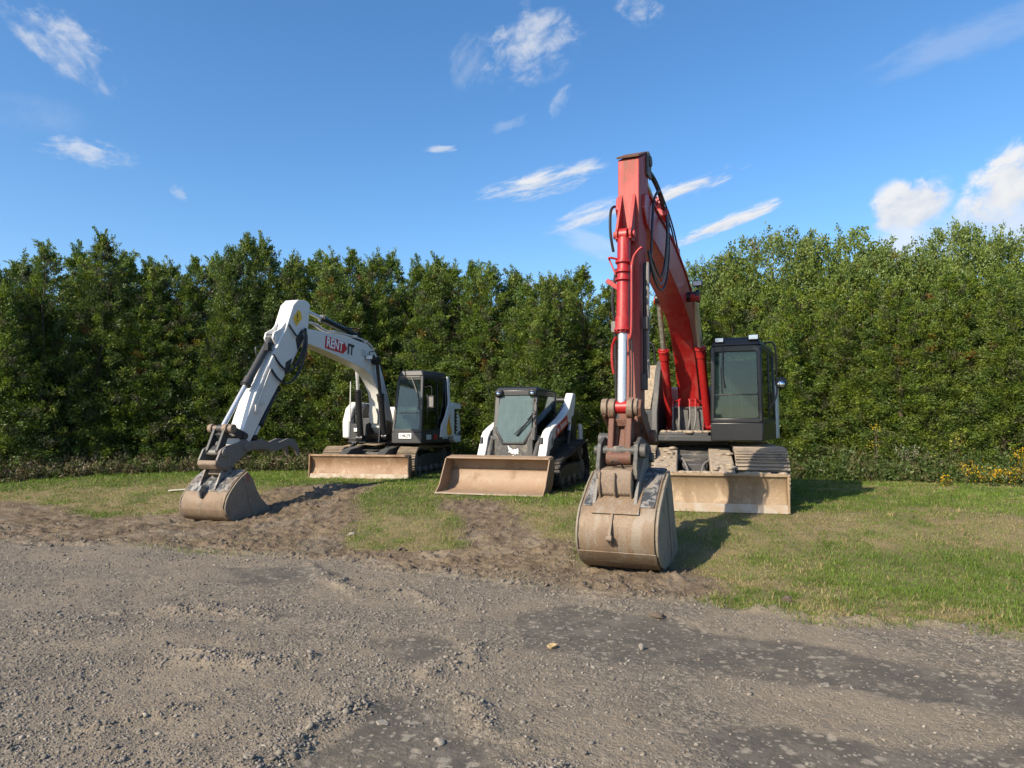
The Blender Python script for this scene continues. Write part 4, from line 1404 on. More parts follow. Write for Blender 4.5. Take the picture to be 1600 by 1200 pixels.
f.prism([(5.44, 1.80), (5.54, 1.34), (5.50, 1.26), (5.40, 1.26), (5.30, 1.80)], 0.05, 0.12)
f.box((5.44, -0.02, 1.36), (0.12, 0.18, 0.17))
f.prism([(5.30, 1.76), (5.42, 1.40), (5.38, 1.38), (5.26, 1.74)], -0.10, 0.06)
f.prism([(5.40, 1.79), (5.385, 1.70), (5.30, 1.70), (5.30, 1.79)], -0.13, 0.09)
f.prism([(5.37, 1.72), (5.43, 1.42), (5.36, 1.42), (5.31, 1.72)], -0.10, -0.055)
f.prism([(5.37, 1.72), (5.43, 1.42), (5.36, 1.42), (5.31, 1.72)], 0.015, 0.06)
f.cyl((5.37, -0.17, 1.88), (5.37, -0.09, 1.88), 0.09, seg=18); f.cyl((5.37, 0.05, 1.88), (5.37, 0.13, 1.88), 0.09, seg=18)
f.cyl((5.47, -0.17, 1.33), (5.47, 0.13, 1.33), 0.085, seg=20)
f.build('link_frame', 'rusty_red_steel', root, 0.012)
# quick coupler
f = MB(MZ)
for y0, y1 in ((-0.27, -0.22), (0.17, 0.22)):
    f.prism([(5.36, 1.58), (5.54, 1.50), (5.62, 1.26), (5.60, 1.10), (5.30, 1.02), (4.86, 1.16), (4.78, 1.34), (4.88, 1.46)], y0, y1)
f.cyl((5.47, -0.32, 1.42), (5.47, 0.30, 1.42), 0.055, seg=16); f.cyl((5.47, 0.23, 1.42), (5.47, 0.30, 1.42), 0.085, seg=18)
f.cyl((5.0, -0.40, 1.54), (5.0, -0.2, 1.54), 0.075, seg=16)
f.cyl((4.92, -0.3, 1.32), (4.92, 0.26, 1.32), 0.06, seg=16)
cp = f.build('quick_coupler', 'dusty_charcoal', root, 0.008)
f = MB(MZ)
f.prism([(5.63, 1.20), (5.66, 1.08), (5.64, 0.93), (5.56, 0.86), (5.3, 0.86), (5.1, 1.0), (5.1, 1.12), (5.45, 1.24)], -0.21, 0.16)
f.prism([(5.69, 1.16), (5.70, 0.98), (5.66, 0.90), (5.60, 0.90), (5.60, 1.18)], -0.05, -0.02)
f.prism([(5.67, 1.18), (5.69, 0.98), (5.64, 0.88), (5.56, 0.86), (5.56, 1.2)], -0.225, -0.20)
f.prism([(5.67, 1.18), (5.69, 0.98), (5.64, 0.88), (5.56, 0.86), (5.56, 1.2)], 0.14, 0.165)
f.build('coupler_block', 'brown_steel', cp, 0.02)
hose(cp, MZ, [(5.55, -0.1, 1.25), (5.62, -0.06, 1.30), (5.62, 0.02, 1.28), (5.56, 0.05, 1.22)], 0.010)
# bucket
wb0, wb1 = -0.41, 0.45
BP = [(5.02, 1.17), (5.16, 1.135), (5.36, 1.02), (5.55, 0.88), (5.70, 0.76), (5.79, 0.62), (5.82, 0.47), (5.79, 0.33), (5.70, 0.21), (5.55, 0.12), (5.38, 0.075), (5.1, 0.05), (4.75, 0.04), (4.45, 0.05)]
bk = bucket(root, MZ, BP, [(4.52, 0.2), (4.62, 0.34), (4.78, 0.7), (4.90, 1.0)], wb0, wb1, ('bucket_tan', None, 'bucket_side'), ((4.45, 0.065), (-1, -0.02)))
f = MB(MZ)
f.sheet([(5.02, 1.185), (5.165, 1.15), (5.37, 1.035), (5.565, 0.892), (5.70, 0.785)], wb0 + 0.02, wb1 - 0.02, 0.02)
f.build('upper_plate', 'bucket_steel', bk, 0.003, 50)
f = MB(MZ)
for yy in (-0.29, 0.19):
    f.prism([(5.08, 1.10), (5.10, 1.38), (5.30, 1.36), (5.52, 1.12), (5.70, 0.82), (5.68, 0.75), (5.3, 1.0)], yy, yy + 0.04)
f.build('bucket_ear', 'grey_steel', bk, 0.006)
f = MB(MZ)
f.sheet([(5.36, 1.062), (5.56, 0.918), (5.72, 0.79), (5.775, 0.715)], -0.28, 0.27, 0.012)
f.build('wear_plate', 'bucket_tan', bk, 0.003)
f = MB(MZ)
f.prism([(5.78, 0.72), (5.90, 0.52), (5.92, 0.44), (5.86, 0.38), (5.78, 0.40)], -0.055, -0.02)
f.cyl((5.90, -0.07, 0.46), (5.90, -0.005, 0.46), 0.035, seg=12)
f.build('lift_hook', 'brown_steel', bk, 0.004)
f = MB(MZ)
f.sheet([(5.805, 0.30), (5.715, 0.185), (5.56, 0.098), (5.39, 0.052)], wb0 - 0.015, wb1 + 0.015, 0.012)
f.build('heel_strip', 'bucket_tan', bk, 0.003, 50)
f = MB(MZ)
f.prism([(5.20, 0.98), (5.05, 0.55), (4.9, 0.08), (4.98, 0.08), (5.12, 0.55), (5.26, 0.95)], wb1 + 0.028, wb1 + 0.045)
f.build('side_rib', 'bucket_side', bk, 0.003)
f = MB(MZ)
for yy in (wb0 - 0.03, wb1 + 0.03):
    f = MB(MZ)
    f.tube([(p[0], yy, p[1]) for p in BP[1:11]], 0.017, 6, 3)
    f.build('edge_rim', 'bucket_side', bk, 0)
f = MB(MZ); f.box((5.24, 0.39, 1.12), (0.10, 0.13, 0.006), Matrix.Rotation(R(30), 3, 'Y')); f.build('maker_plate', 'bleached_hose', bk, 0)
# hydraulic feeds between the boom cylinders
for k, yy in enumerate((-0.24, -0.13, 0.06, 0.16)):
    sgn = 1 if yy > 0 else -1
    hose(root, MZ, [(0.62, by1 + 0.12 if yy > 0 else by0 - 0.08, 2.08), (0.72, yy, 2.16), (0.78, yy, 2.12), (0.80, yy, 2.02)], 0.018, 'red_paint', 'feed_pipe')
    hose(root, MZ, [(0.80, yy, 2.03), (0.84, yy + 0.01, 1.85), (0.88, yy - 0.01 * sgn, 1.68), (0.82, yy - .03 * sgn, 1.56)], 0.017, 'bleached_hose')
f = MB(MZ); f.prism([(0.55, 1.5), (0.5, 2.0), (0.35, 2.05), (0.2, 1.5)], -0.36, 0.34); f.build('valve_block', 'dusty_charcoal', root, 0.02)

# ============================================================ white excavator
C_W = (-2.9, 18.8); WZ = 0.42; HUW = 20; HLW = 11
root = empty('excavator', (C_W[0], C_W[1], WZ), R(-(90 + HUW)))
tag(root, 'white excavator with a red rental sign on its bent arm, bucket resting on mud', 'excavator', 'parked earthmoving machines')
ML = RZ(R(HUW - HLW)) @ Matrix.Translation((0.0, -0.30, 0))
MZ = Matrix.Translation((0, 0, -WZ))
for s in (1, -1):
    y0, y1 = (0.72, 1.20) if s > 0 else (-1.20, -0.72)
    track(root, ML, [(1.25, 0.36, 0.34), (-1.30, 0.36, 0.34)], y0, y1, 0.15, 'muddy_track', rollers=5, sag=0.03, grouser=0.02)
dozer_blade(root, ML, 2.15, 2.44, 0.56, 0.0, 'tan_blade', 'worn_steel_edge', 0.48, 1.0, 0.74, 0.22, 'dusty_charcoal')
for s in (-1, 1):
    cylinder(root, ML, (0.9, s * 0.48 - 0.16, 0.80), (1.90, s * 0.48 - 0.16, 0.36), 0.55, 0.05, 0.03, 'charcoal_paint', 'dusty_rod', 'blade_cylinder', collar=False)
u = MB(ML)
u.prism([(1.1, 0.28), (1.1, 0.58), (0.6, 0.66), (-0.6, 0.66), (-1.1, 0.58), (-1.1, 0.28)], -0.72, 0.72)
u.cyl((0, 0.3, 0.6), (0, 0.3, 0.84), 0.46, seg=32)
u.build('undercarriage', 'dusty_charcoal', root, 0.02)
u = MB()
u.prism([(1.0, 0.80), (1.0, 0.92), (-1.1, 0.92), (-1.2, 0.80)], -1.0, 1.12)
u.build('upper_frame', 'black_paint', root, 0.015)
u = MB()
u.prism([(-0.25, 0.92), (-0.25, 1.75), (-0.9, 1.75), (-1.25, 1.55), (-1.35, 1.0), (-1.2, 0.86)], -1.05, 1.12)
u.build('engine_hood', 'white_paint', root, 0.08)
u = MB()
u.prism([(-0.7, 0.74), (-1.3, 0.78), (-1.42, 1.15), (-1.3, 1.2), (-0.7, 0.92)], -1.05, 1.12)
u.build('counterweight', 'charcoal_paint', root, 0.05)
# right-hand side: white tank cover, dark step box and lamp
u = MB()
u.prism([(0.98, 0.92), (1.0, 1.35), (0.86, 1.70), (0.62, 1.86), (-0.3, 1.84), (-0.3, 0.92)], -1.20, -0.98)
u.build('tank_cover', 'white_paint', root, 0.05)
u = MB()
u.prism([(0.80, 1.20), (0.78, 1.62), (0.58, 1.80), (-0.3, 1.80), (-0.3, 0.9), (0.3, 0.9), (0.3, 1.2)], -0.98, -0.72)
u.prism([(0.94, 0.84), (0.94, 1.30), (0.2, 1.30), (0.2, 0.84)], -0.99, -0.70)
u.prism([(0.9, 0.90), (0.88, 1.44), (0.1, 1.50), (0.1, 0.90)], -0.70, -0.34)
u.box((0.96, -0.84, 0.92), (0.08, 0.34, 0.05)); u.box((0.97, -0.84, 0.84), (0.08, 0.30, 0.04))
sb = u.build('step_box', 'charcoal_paint', root, 0.015)
u = MB()
u.bar((0.95, -0.98, 1.36), (0.72, -0.80, 1.80), 0.03, 0.03)
u.build('handrail', 'charcoal_paint', sb, 0.004)
lamp(sb, Matrix.Identity(4), (0.95, -0.80, 1.14), (0.04, 0.13, 0.11))
u = MB(); u.cyl((0.99, -0.96, 1.36), (0.99, -0.96, 2.38), 0.02, 0.012, seg=8); u.build('antenna', 'white_paint_dusty', root, 0)
u = MB(); u.cyl((0.6, -0.78, 1.8), (0.6, -0.78, 2.42), 0.010, seg=8); u.build('antenna', 'black_paint', root, 0)

cab, at, cor = excavator_cab(root, Matrix.Identity(4), 1.30, 1.10, -0.18, 0.42, 1.24, 1.28, 0.82, 1.09, 2.47, 2.62, 'charcoal_paint', ('clear_teal_glass', 'dusty_teal_glass'), 0.34, taper=0.06, roof_mat='charcoal_paint')
m = MB(); m.bar(at(.985, .04) + Vector((.02, 0, 0)), at(.985, .94) + Vector((.02, 0, 0)), 0.02, 0.03); m.build('roof_trim', 'bleached_hose', cab, 0.004)
m = MB()
m.tube([at(.97, .56) + Vector((.03, 0, 0)), at(.80, .74) + Vector((.03, 0, 0)), at(.60, .88) + Vector((.03, 0, 0)), at(.40, .90) + Vector((.03, 0, 0))], 0.012, 6, 3)
m.build('wiper', 'bleached_hose', cab, 0)
m = MB()
m.text('14629', (1.318, 0.80, 1.005), (0, 1, 0), (0, 0, 1), 0.085, 0.012, 0.03, 1.0)
plate_t = m
m = MB()
m.box((1.312, 0.80, 1.005), (0.012, 0.34, 0.13))
m.cur = 1
m.text('14629', (1.3185, 0.80, 1.003), (0, 1, 0), (0, 0, 1), 0.088, 0.003, 0.02, 0.95)
m.build('number_plate', ['decal_white', 'decal_black'], cab, 0)
m = MB()
sy = 1.262
m.text('E85', (0.98, sy, 0.965), (-1, 0.03, 0), (0, 0, 1), 0.115, 0.016, 0.025, 1.1)
m.text('Bobcat', (0.10, sy + 0.022, 0.955), (-1, 0.03, 0), (0, 0, 1), 0.085, 0.016, 0.025, 0.95)
m.cur = 1
for k in range(3):
    m.box((0.62, sy + 0.018, 1.005 - k * 0.040), (0.19, 0.012, 0.026))
m.build('lettering', ['decal_white', 'decal_red'], cab, 0)
seat(cab, Matrix.Identity(4), 0.35, 0.72, 1.34)
lever(cab, Matrix.Identity(4), 0.72, 0.52, 1.58); lever(cab, Matrix.Identity(4), 0.72, 0.98, 1.58)
m = MB(); m.box((0.72, 0.72, 1.11), (0.9, 0.7, 0.03)); m.build('cab_floor', 'charcoal_paint', cab, 0)
m = MB(); m.box((0.98, 1.10, 1.60), (0.10, 0.16, 0.20)); m.tube([(1.0, 1.1, 1.2), (1.0, 1.1, 1.5)], 0.02, 6, 1); m.build('monitor', 'black_paint', cab, 0.02)
m = MB()
m.tube([(1.12, 1.22, 2.18), (1.16, 1.42, 2.20), (1.16, 1.44, 1.95)], 0.012, 6, 4)
m.tube([(1.12, 1.26, 1.32), (1.2, 1.34, 1.38), (1.2, 1.34, 1.95), (1.12, 1.26, 2.0)], 0.012, 6, 4)
m.box((1.14, 1.42, 1.83), (0.06, 0.16, 0.30))
mo = m.build('mirror', 'black_paint', cab, 0.015)
m = MB(); m.box((1.108, 1.42, 1.83), (0.006, 0.13, 0.26)); m.box((1.172, 1.42, 1.83), (0.006, 0.12, 0.24)); m.build('mirror_glass', 'bleached_hose', mo, 0)
# white side panel sweeping up behind the door, with flame decal
m = MB()
m.prism([(0.42, 0.96), (0.34, 1.26), (0.12, 1.50), (0.0, 1.72), (-0.06, 1.80), (-0.24, 1.78), (-0.42, 1.72), (-0.42, 0.96)], 1.285, 1.32)
m.bar((-0.12, 1.302, 1.72), (-0.15, 1.245, 2.52), 0.12, 0.03, up=(0, 1, 0))
sp = m.build('side_panel', 'white_paint', root, 0.01)
m = MB()
m.slab([(-0.02, 1.326, 1.00), (0.06, 1.326, 1.18), (0.0, 1.326, 1.36), (-0.14, 1.326, 1.58), (-0.12, 1.326, 1.34), (-0.24, 1.326, 1.10), (-0.24, 1.326, 1.00)][::-1], 0.003)
m.build('flame_decal', 'decal_orange', sp, 0)
m = MB(); m.slab([(0.04, 1.331, 1.02), (0.05, 1.331, 1.16), (-0.03, 1.331, 1.30), (-0.08, 1.331, 1.12)][::-1], 0.003)
m.build('flame_decal', 'decal_yellow', sp, 0)
m = MB()
for k in range(7):
    m.box((-0.62, 1.20, 1.12 + k * 0.085), (0.36, 0.06, 0.045), Matrix.Rotation(R(20), 3, 'X'))
m.box((-0.62, 1.16, 1.38), (0.40, 0.05, 0.72))
m.build('side_grille', 'black_paint', root, 0.006)
m = MB(); m.prism([(-0.44, 0.88), (-0.44, 0.98), (-0.86, 0.98), (-0.86, 0.80), (-0.55, 0.80)], 1.12, 1.31); m.build('corner_panel', 'white_paint', root, 0.02)
m = MB(); m.prism([(-0.24, 1.74), (-0.26, 1.86), (-0.86, 1.82), (-0.86, 1.68), (-0.3, 1.68)], 1.05, 1.31)
m.build('corner_panel', 'white_paint', root, 0.02)

# boom
wy0, wy1 = -0.26, 0.06
WB = [(0.55, 1.72), (0.72, 2.1), (0.85, 2.42), (1.09, 2.87), (1.34, 3.28), (1.58, 3.50), (1.88, 3.62), (2.69, 3.72), (3.8, 3.72), (4.32, 3.71), (4.48, 3.62), (4.50, 3.50), (4.40, 3.43),
      (3.77, 3.34), (3.3, 3.27), (2.66, 3.15), (2.39, 3.10), (1.97, 3.02), (1.68, 2.88), (1.47, 2.70), (1.31, 2.48), (1.20, 2.10), (1.12, 1.62), (0.95, 1.48), (0.72, 1.52)]
b = MB(MZ); b.prism(WB, wy0, wy1)
boom = b.build('boom', 'white_paint', root, 0.012)
f = MB(MZ)
# RENT IT sign on the flank
ux, uz = Vector((-1, 0, 0.0)), None
a0, a1 = Vector((3.62, 0, 3.52)), Vector((2.35, 0, 3.41))
xd = (a1 - a0).normalized(); zd = Vector((-xd.z, 0, xd.x)); zd = zd if zd.z > 0 else -zd
ys = wy1 + 0.006
o0 = Vector((3.60, ys, 3.37))
P = lambda u, v: o0 + xd * u + zd * v * 0.9
f.slab([P(0, 0), P(0.70, 0), P(0.86, 0.15), P(0.70, 0.30), P(0, 0.30)][::-1] if (P(0.7, 0) - P(0, 0)).cross(P(0.86, .15) - P(0, 0)).y < 0 else [P(0, 0), P(0.70, 0), P(0.86, 0.15), P(0.70, 0.30), P(0, 0.30)], 0.003)
f.build('sign_panel', 'decal_red', boom, 0)
f = MB(MZ)
f.text('RENT', P(0.355, 0.15) + Vector((0, 0.006, 0)), xd, zd, 0.22, 0.002, 0.03, 0.86)
f.build('lettering', 'decal_white', boom, 0)
f = MB(MZ)
f.text('IT', P(1.0, 0.15) + Vector((0, 0.002, 0)), xd, zd, 0.24, 0.002, 0.035, 0.95)
f.build('lettering', 'decal_black', boom, 0)
f = MB(MZ)
for k in range(3):
    for q in range(2):
        c = P(1.46 + q * 0.09, 0.10 + k * 0.07)
        f.bar(c, c + xd * 0.06, 0.003, 0.035, up=(0, 1, 0))
f.build('spec_lettering', 'decal_black', boom, 0)
lamp(boom, MZ, (1.92, wy1 + 0.12, 3.30), (0.10, 0.20, 0.11))
f = MB(MZ); f.cyl((1.62, wy0 - 0.15, 3.24), (1.62, wy1 + 0.15, 3.24), 0.07, seg=20); f.cyl((1.62, wy1 + 0.06, 3.24), (1.62, wy1 + 0.17, 3.24), 0.10, seg=20)
f.build('boom_pin', 'black_paint', boom, 0.008)
cylinder(root, MZ, (1.22, wy1 + 0.12, 1.40), (1.62, wy1 + 0.12, 3.22), 0.56, 0.075, 0.042, 'black_paint', 'black_paint', 'boom_cylinder')
cylinder(root, MZ, (1.40, wy0 - 0.13, 1.36), (1.66, wy0 - 0.11, 3.22), 0.62, 0.08, 0.042, 'black_paint', 'chrome_rod', 'boom_cylinder')
f = MB(MZ); f.prism([(1.35, 1.25), (1.3, 1.7), (1.0, 1.8), (0.4, 1.7), (0.2, 1.25)], wy0 - 0.05, wy0 - 0.01); f.prism([(1.35, 1.25), (1.3, 1.7), (1.0, 1.8), (0.4, 1.7), (0.2, 1.25)], wy1 + 0.01, wy1 + 0.05)
f.build('swing_bracket', 'black_paint', root, 0.01)
f = MB(MZ)
f.slab([(1.20, -0.04, 1.72), (1.20, -0.24, 1.72), (1.24, -0.27, 1.92), (1.28, -0.22, 2.14), (1.28, -0.06, 2.14), (1.24, -0.01, 1.92)], 0.02)
f.build('cover_plate', 'white_paint_dusty', boom, 0.006)
hose(boom, MZ, [(1.3, wy1 + .05, 3.1), (1.5, wy1 + 0.06, 3.45), (1.8, wy1 + 0.04, 3.45), (1.9, wy1 + .08, 3.34)], 0.010)
for k in range(3):
    yy = wy1 - 0.04 - 0.05 * k
    hose(boom, MZ, [(1.2, yy, 3.12), (1.42, yy, 3.42), (1.7, yy, 3.66), (2.2, yy, 3.74), (2.9, yy, 3.77), (3.5, yy, 3.77), (3.85, yy, 3.86), (4.15, yy, 3.86), (4.36, yy, 3.72)], 0.016, 'white_paint' if k != 1 else 'bleached_hose', 'pipe')
for xx, zz in ((1.9, 3.69), (2.35, 3.76), (3.2, 3.77)):
    f = MB(MZ)
    f.box((xx, wy1 - 0.09, zz), (0.10, 0.18, 0.06))
    f.build('pipe_clamp', 'white_paint_dusty', boom, 0.006)
f = MB(MZ); f.prism([(1.95, 3.6), (2.05, 3.86), (2.22, 3.86), (2.45, 3.68)], -0.17, -0.03); f.build('cylinder_bracket', 'charcoal_paint', boom, 0.01)
cylinder(root, MZ, (2.14, -0.10, 3.82), (4.20, -0.10, 4.14), 0.66, 0.075, 0.042, 'black_paint', 'chrome_rod', 'arm_cylinder')
for k in range(2):
    hose(root, MZ, [(2.0, -0.04 - .1 * k, 3.75), (2.2, 0.0 - .18 * k, 3.95), (2.6, -0.04 - .12 * k, 3.93), (3.0, -0.10, 3.96)], 0.016)
# stick
WS = [(4.14, 4.24), (4.30, 4.30), (4.55, 4.27), (4.70, 4.14), (4.92, 3.62), (5.08, 3.40), (5.33, 3.0), (5.58, 2.6), (5.78, 2.28), (5.98, 1.87), (6.10, 1.60), (6.22, 1.34), (6.18, 1.24), (6.05, 1.22), (5.92, 1.36),
      (5.55, 1.90), (5.15, 2.44), (4.82, 2.80), (4.48, 3.28), (4.30, 3.46), (4.20, 3.72)]
b = MB(MZ); b.prism(WS, -0.26, 0.06)
stick = b.build('stick', 'white_paint', root, 0.012)
f = MB(MZ); f.slab([(4.72, 0.066, 3.86), (4.60, 0.066, 3.72), (4.42, 0.066, 3.90), (4.46, 0.066, 4.02), (4.56, 0.066, 4.06)], 0.003)
f.cur = 1
f.text('!', (4.58, 0.072, 3.89), (-0.94, 0, 0.1), (-0.1, 0, 0.94), 0.16, 0.002, 0.02)
f.build('warning_label', ['decal_yellow', 'decal_black'], stick, 0)
f = MB(MZ); f.slab([(4.62, 0.064, 3.45), (4.42, 0.064, 3.68), (4.34, 0.064, 3.50), (4.55, 0.064, 3.22)], 0.003); f.slab([(4.92, 0.064, 2.95), (4.72, 0.064, 3.05), (4.80, 0.064, 2.78), (4.95, 0.064, 2.68)], 0.003)
f.build('grease_stain', 'charcoal_paint', stick, 0)
f = MB(MZ)
for yy in (-0.21, -0.02):
    f.prism([(4.86, 3.78), (5.02, 3.62), (5.22, 3.52), (5.26, 3.40), (5.16, 3.26), (4.98, 3.44)], yy, yy + 0.035)
f.cyl((5.16, -0.22, 3.42), (5.16, 0.03, 3.42), 0.05, seg=16)
f.build('cylinder_bracket', 'white_paint', stick, 0.006)
bc = cylinder(root, MZ, (5.16, -0.10, 3.42), (6.46, -0.10, 1.64), 0.54, 0.075, 0.045, 'charcoal_paint', 'chrome_rod', 'bucket_cylinder')
f = MB(MZ); f.box((5.36, -0.02, 3.22), (0.12, 0.10, 0.16)); f.tube([(5.35, -0.16, 3.2), (5.44, -0.24, 3.22), (5.46, -0.2, 3.05), (5.42, -0.12, 3.0)], 0.018, 6, 4)
f.build('hose_block', 'black_paint', bc, 0.01)
hose(stick, MZ, [(4.35, 0.12, 3.60), (4.44, 0.14, 3.36), (4.62, 0.14, 3.0), (4.86, 0.12, 2.78), (5.1, 0.10, 2.86), (5.28, 0.04, 3.08)], 0.022)
hose(stick, MZ, [(4.36, 0.14, 3.56), (4.42, 0.17, 3.2), (4.66, 0.16, 2.72), (4.95, 0.13, 2.52), (5.2, 0.11, 2.6), (5.36, 0.07, 2.78)], 0.022)
hose(stick, MZ, [(4.36, 0.10, 3.70), (4.60, 0.12, 3.50), (4.78, 0.10, 3.62), (4.84, 0.07, 3.72)], 0.018)
hose(stick, MZ, [(4.34, 0.10, 3.7), (4.38, 0.13, 3.4), (4.5, 0.13, 3.1), (4.6, 0.1, 2.9)], 0.022)
f = MB(MZ); f.tube([(5.40, 0.085, 2.78), (5.55, 0.085, 2.50), (5.75, 0.085, 2.12), (5.84, 0.085, 1.95)], 0.012, 6, 4); f.tube([(5.47, 0.075, 2.84), (5.60, 0.075, 2.62)], 0.012, 6, 1)
f.box((5.76, 0.08, 2.0), (0.12, 0.05, 0.16)); f.box((5.62, 0.08, 2.12), (0.06, 0.05, 0.08))
f.build('steel_pipe', 'white_paint_dusty', stick, 0.004)
# thumb cylinder along the back of the stick
cylinder(root, MZ, (4.98, -0.10, 2.42), (5.62, -0.10, 1.46), 0.74, 0.06, 0.035, 'black_paint', 'chrome_rod', 'thumb_cylinder')
# linkage, coupler, thumb
f = MB(MZ)
f.cyl((6.46, -0.34, 1.64), (6.46, 0.16, 1.64), 0.055, seg=18); f.cyl((6.46, -0.36, 1.64), (6.46, -0.28, 1.64), 0.085, seg=18); f.cyl((6.46, -0.05, 1.64), (6.46, 0.05, 1.64), 0.085, seg=18)
f.cyl((6.46, 0.10, 1.64), (6.46, 0.17, 1.64), 0.08, seg=18)
f.build('linkage_pin', 'brown_steel', root, 0.006)
f = MB(MZ)
for y0, y1 in ((-0.32, -0.28), (0.08, 0.12)):
    f.prism([(6.50, 1.72), (6.53, 1.62), (6.2, 1.44), (6.08, 1.44), (6.04, 1.52), (6.12, 1.58)], y0, y1)
f.cyl((6.12, -0.33, 1.50), (6.12, 0.15, 1.50), 0.06, seg=16)
f.build('idler_link', 'charcoal_paint', root, 0.006)
f = MB(MZ)
for y0, y1 in ((-0.24, -0.18), (-0.02, 0.04)):
    f.prism([(6.53, 1.64), (6.71, 1.26), (6.68, 1.17), (6.58, 1.16), (6.41, 1.58)], y0, y1)
f.prism([(6.68, 1.26), (6.64, 1.16), (6.56, 1.24), (6.60, 1.34)], -0.2, 0.0)
f.prism([(6.55, 1.54), (6.50, 1.46), (6.44, 1.52), (6.48, 1.58)], -0.2, 0.0)
f.prism([(6.57, 1.42), (6.61, 1.34), (6.56, 1.32), (6.53, 1.40)], -0.12, -0.07)
f.build('link_frame', 'charcoal_paint', root, 0.01)
f = MB(MZ)
for y0, y1 in ((-0.29, -0.25), (0.10, 0.14)):
    f.prism([(6.58, 1.34), (6.72, 1.28), (6.82, 1.10), (6.78, 0.98), (6.60, 0.94), (6.3, 1.06), (6.0, 1.24), (5.96, 1.36), (6.1, 1.44), (6.36, 1.38)], y0, y1)
f.cyl((6.64, -0.30, 1.22), (6.64, 0.18, 1.22), 0.055, seg=16); f.cyl((6.12, -0.30, 1.30), (6.12, 0.18, 1.30), 0.06, seg=16)
f.cyl((6.64, 0.13, 1.22), (6.64, 0.17, 1.22), 0.08, seg=16)
cp = f.build('quick_coupler', 'grey_steel', root, 0.008)
f = MB(MZ); f.prism([(6.83, 1.10), (6.85, 1.02), (6.78, 0.94), (6.58, 0.90), (6.42, 0.98), (6.5, 1.04), (6.74, 1.04)], -0.285, 0.13); f.prism([(6.62, 0.95), (6.68, 0.84), (6.5, 0.78), (6.34, 0.86), (6.34, 1.04)], -0.2, 0.05)
f.build('coupler_block', 'brown_steel', cp, 0.02)
f = MB(MZ)
TH_ = [(6.18, 1.24), (6.02, 1.38), (5.70, 1.41), (5.55, 1.43), (5.35, 1.37), (5.05, 1.36), (4.80, 1.43), (4.62, 1.42), (4.48, 1.30), (4.42, 1.12), (4.46, 1.06), (4.56, 1.20), (4.72, 1.28), (4.86, 1.28), (5.0, 1.22), (5.2, 1.18), (5.32, 1.20), (5.45, 1.24), (5.8, 1.24), (6.08, 1.18)]
f.prism(TH_, -0.26, -0.20); f.prism(TH_, 0.0, 0.06)
f.prism([(6.0, 1.24), (5.9, 1.34), (5.2, 1.30), (5.2, 1.25), (5.8, 1.22)], -0.2, 0.0)
f.cyl((4.9, -0.2, 1.30), (4.9, 0.0, 1.30), 0.035, seg=10)
f.build('thumb', 'grey_steel', root, 0.008)
# bucket
BW = [(6.36, 0.88), (6.50, 0.80), (6.68, 0.66), (6.84, 0.48), (6.90, 0.32), (6.87, 0.18), (6.76, 0.09), (6.60, 0.045), (6.40, 0.03), (6.10, 0.025), (5.85, 0.04), (5.60, 0.08)]
bk = bucket(root, MZ, BW, [(5.78, 0.20), (5.98, 0.36), (6.12, 0.54), (6.22, 0.74)], -0.55, 0.38, ('bucket_tan', None, 'bucket_side'), ((5.62, 0.09), (-1, 0.06)))
f = MB(MZ); f.sheet([(6.36, 0.90), (6.505, 0.815), (6.69, 0.672), (6.80, 0.545)], -0.53, 0.36, 0.018); f.build('upper_plate', 'bucket_steel', bk, 0.003, 50)
f = MB(MZ)
for yy in (-0.30, 0.06):
    f.prism([(6.36, 0.80), (6.34, 1.02), (6.5, 1.06), (6.66, 0.90), (6.80, 0.60), (6.78, 0.54)], yy, yy + 0.035)
f.build('bucket_ear', 'bucket_steel', bk, 0.006)
f = MB(MZ); f.prism([(6.78, 0.66), (6.90, 0.66), (6.97, 0.58), (6.93, 0.46), (6.86, 0.42)], -0.14, -0.10); f.cyl((6.91, -0.145, 0.59), (6.91, -0.095, 0.59), 0.035, seg=12)
f.build('lift_eye', 'bucket_steel', bk, 0.005)
f = MB(MZ)
for yy in (-0.58, 0.41):
    f = MB(MZ)
    f.tube([(p[0], yy, p[1]) for p in BW[1:10]], 0.014, 6, 3)
    f.build('edge_rim', 'bucket_side', bk, 0)
f = MB(MZ); f.sheet([(6.905, 0.265), (6.885, 0.17), (6.775, 0.075), (6.60, 0.03)], -0.57, 0.40, 0.010); f.build('heel_strip', 'bucket_tan', bk, 0.003, 50)
f = MB(MZ); f.prism([(6.44, 0.80), (6.20, 0.06), (6.23, 0.06), (6.48, 0.78)], 0.41, 0.425); f.prism([(6.66, 0.36), (6.50, 0.30), (6.50, 0.26), (6.68, 0.32)], 0.41, 0.42)
f.build('side_rib', 'bucket_side', bk, 0.002)
f = MB(MZ); f.slab([(6.40, 0.417, 0.86), (6.30, 0.417, 0.80), (6.34, 0.417, 0.68), (6.50, 0.417, 0.74)], 0.003); f.slab([(6.345, 0.36, 0.905), (6.345, 0.12, 0.905), (6.43, 0.16, 0.862), (6.44, 0.36, 0.856)], 0.003)
f.build('red_overspray', 'red_paint_worn', bk, 0)

# ============================================================ compact track loader
C_S = (0.42, 15.27); SZ = 0.41; HS = 19.3
root = empty('track_loader', (C_S[0], C_S[1], SZ), R(-(90 + HS)))
tag(root, 'compact white track loader with dark cab and wide tan bucket, between the two excavators', 'track loader', 'parked earthmoving machines')
I4 = Matrix.Identity(4)
for s in (1, -1):
    y0, y1 = (0.52, 0.96) if s > 0 else (-0.96, -0.52)
    track(root, I4, [(0.98, 0.30, 0.29), (-1.05, 0.30, 0.29), (-0.92, 0.70, 0.24)], y0, y1, 0.11, 'rubber', rubber=True, rollers=4, frame_mat='dusty_charcoal')
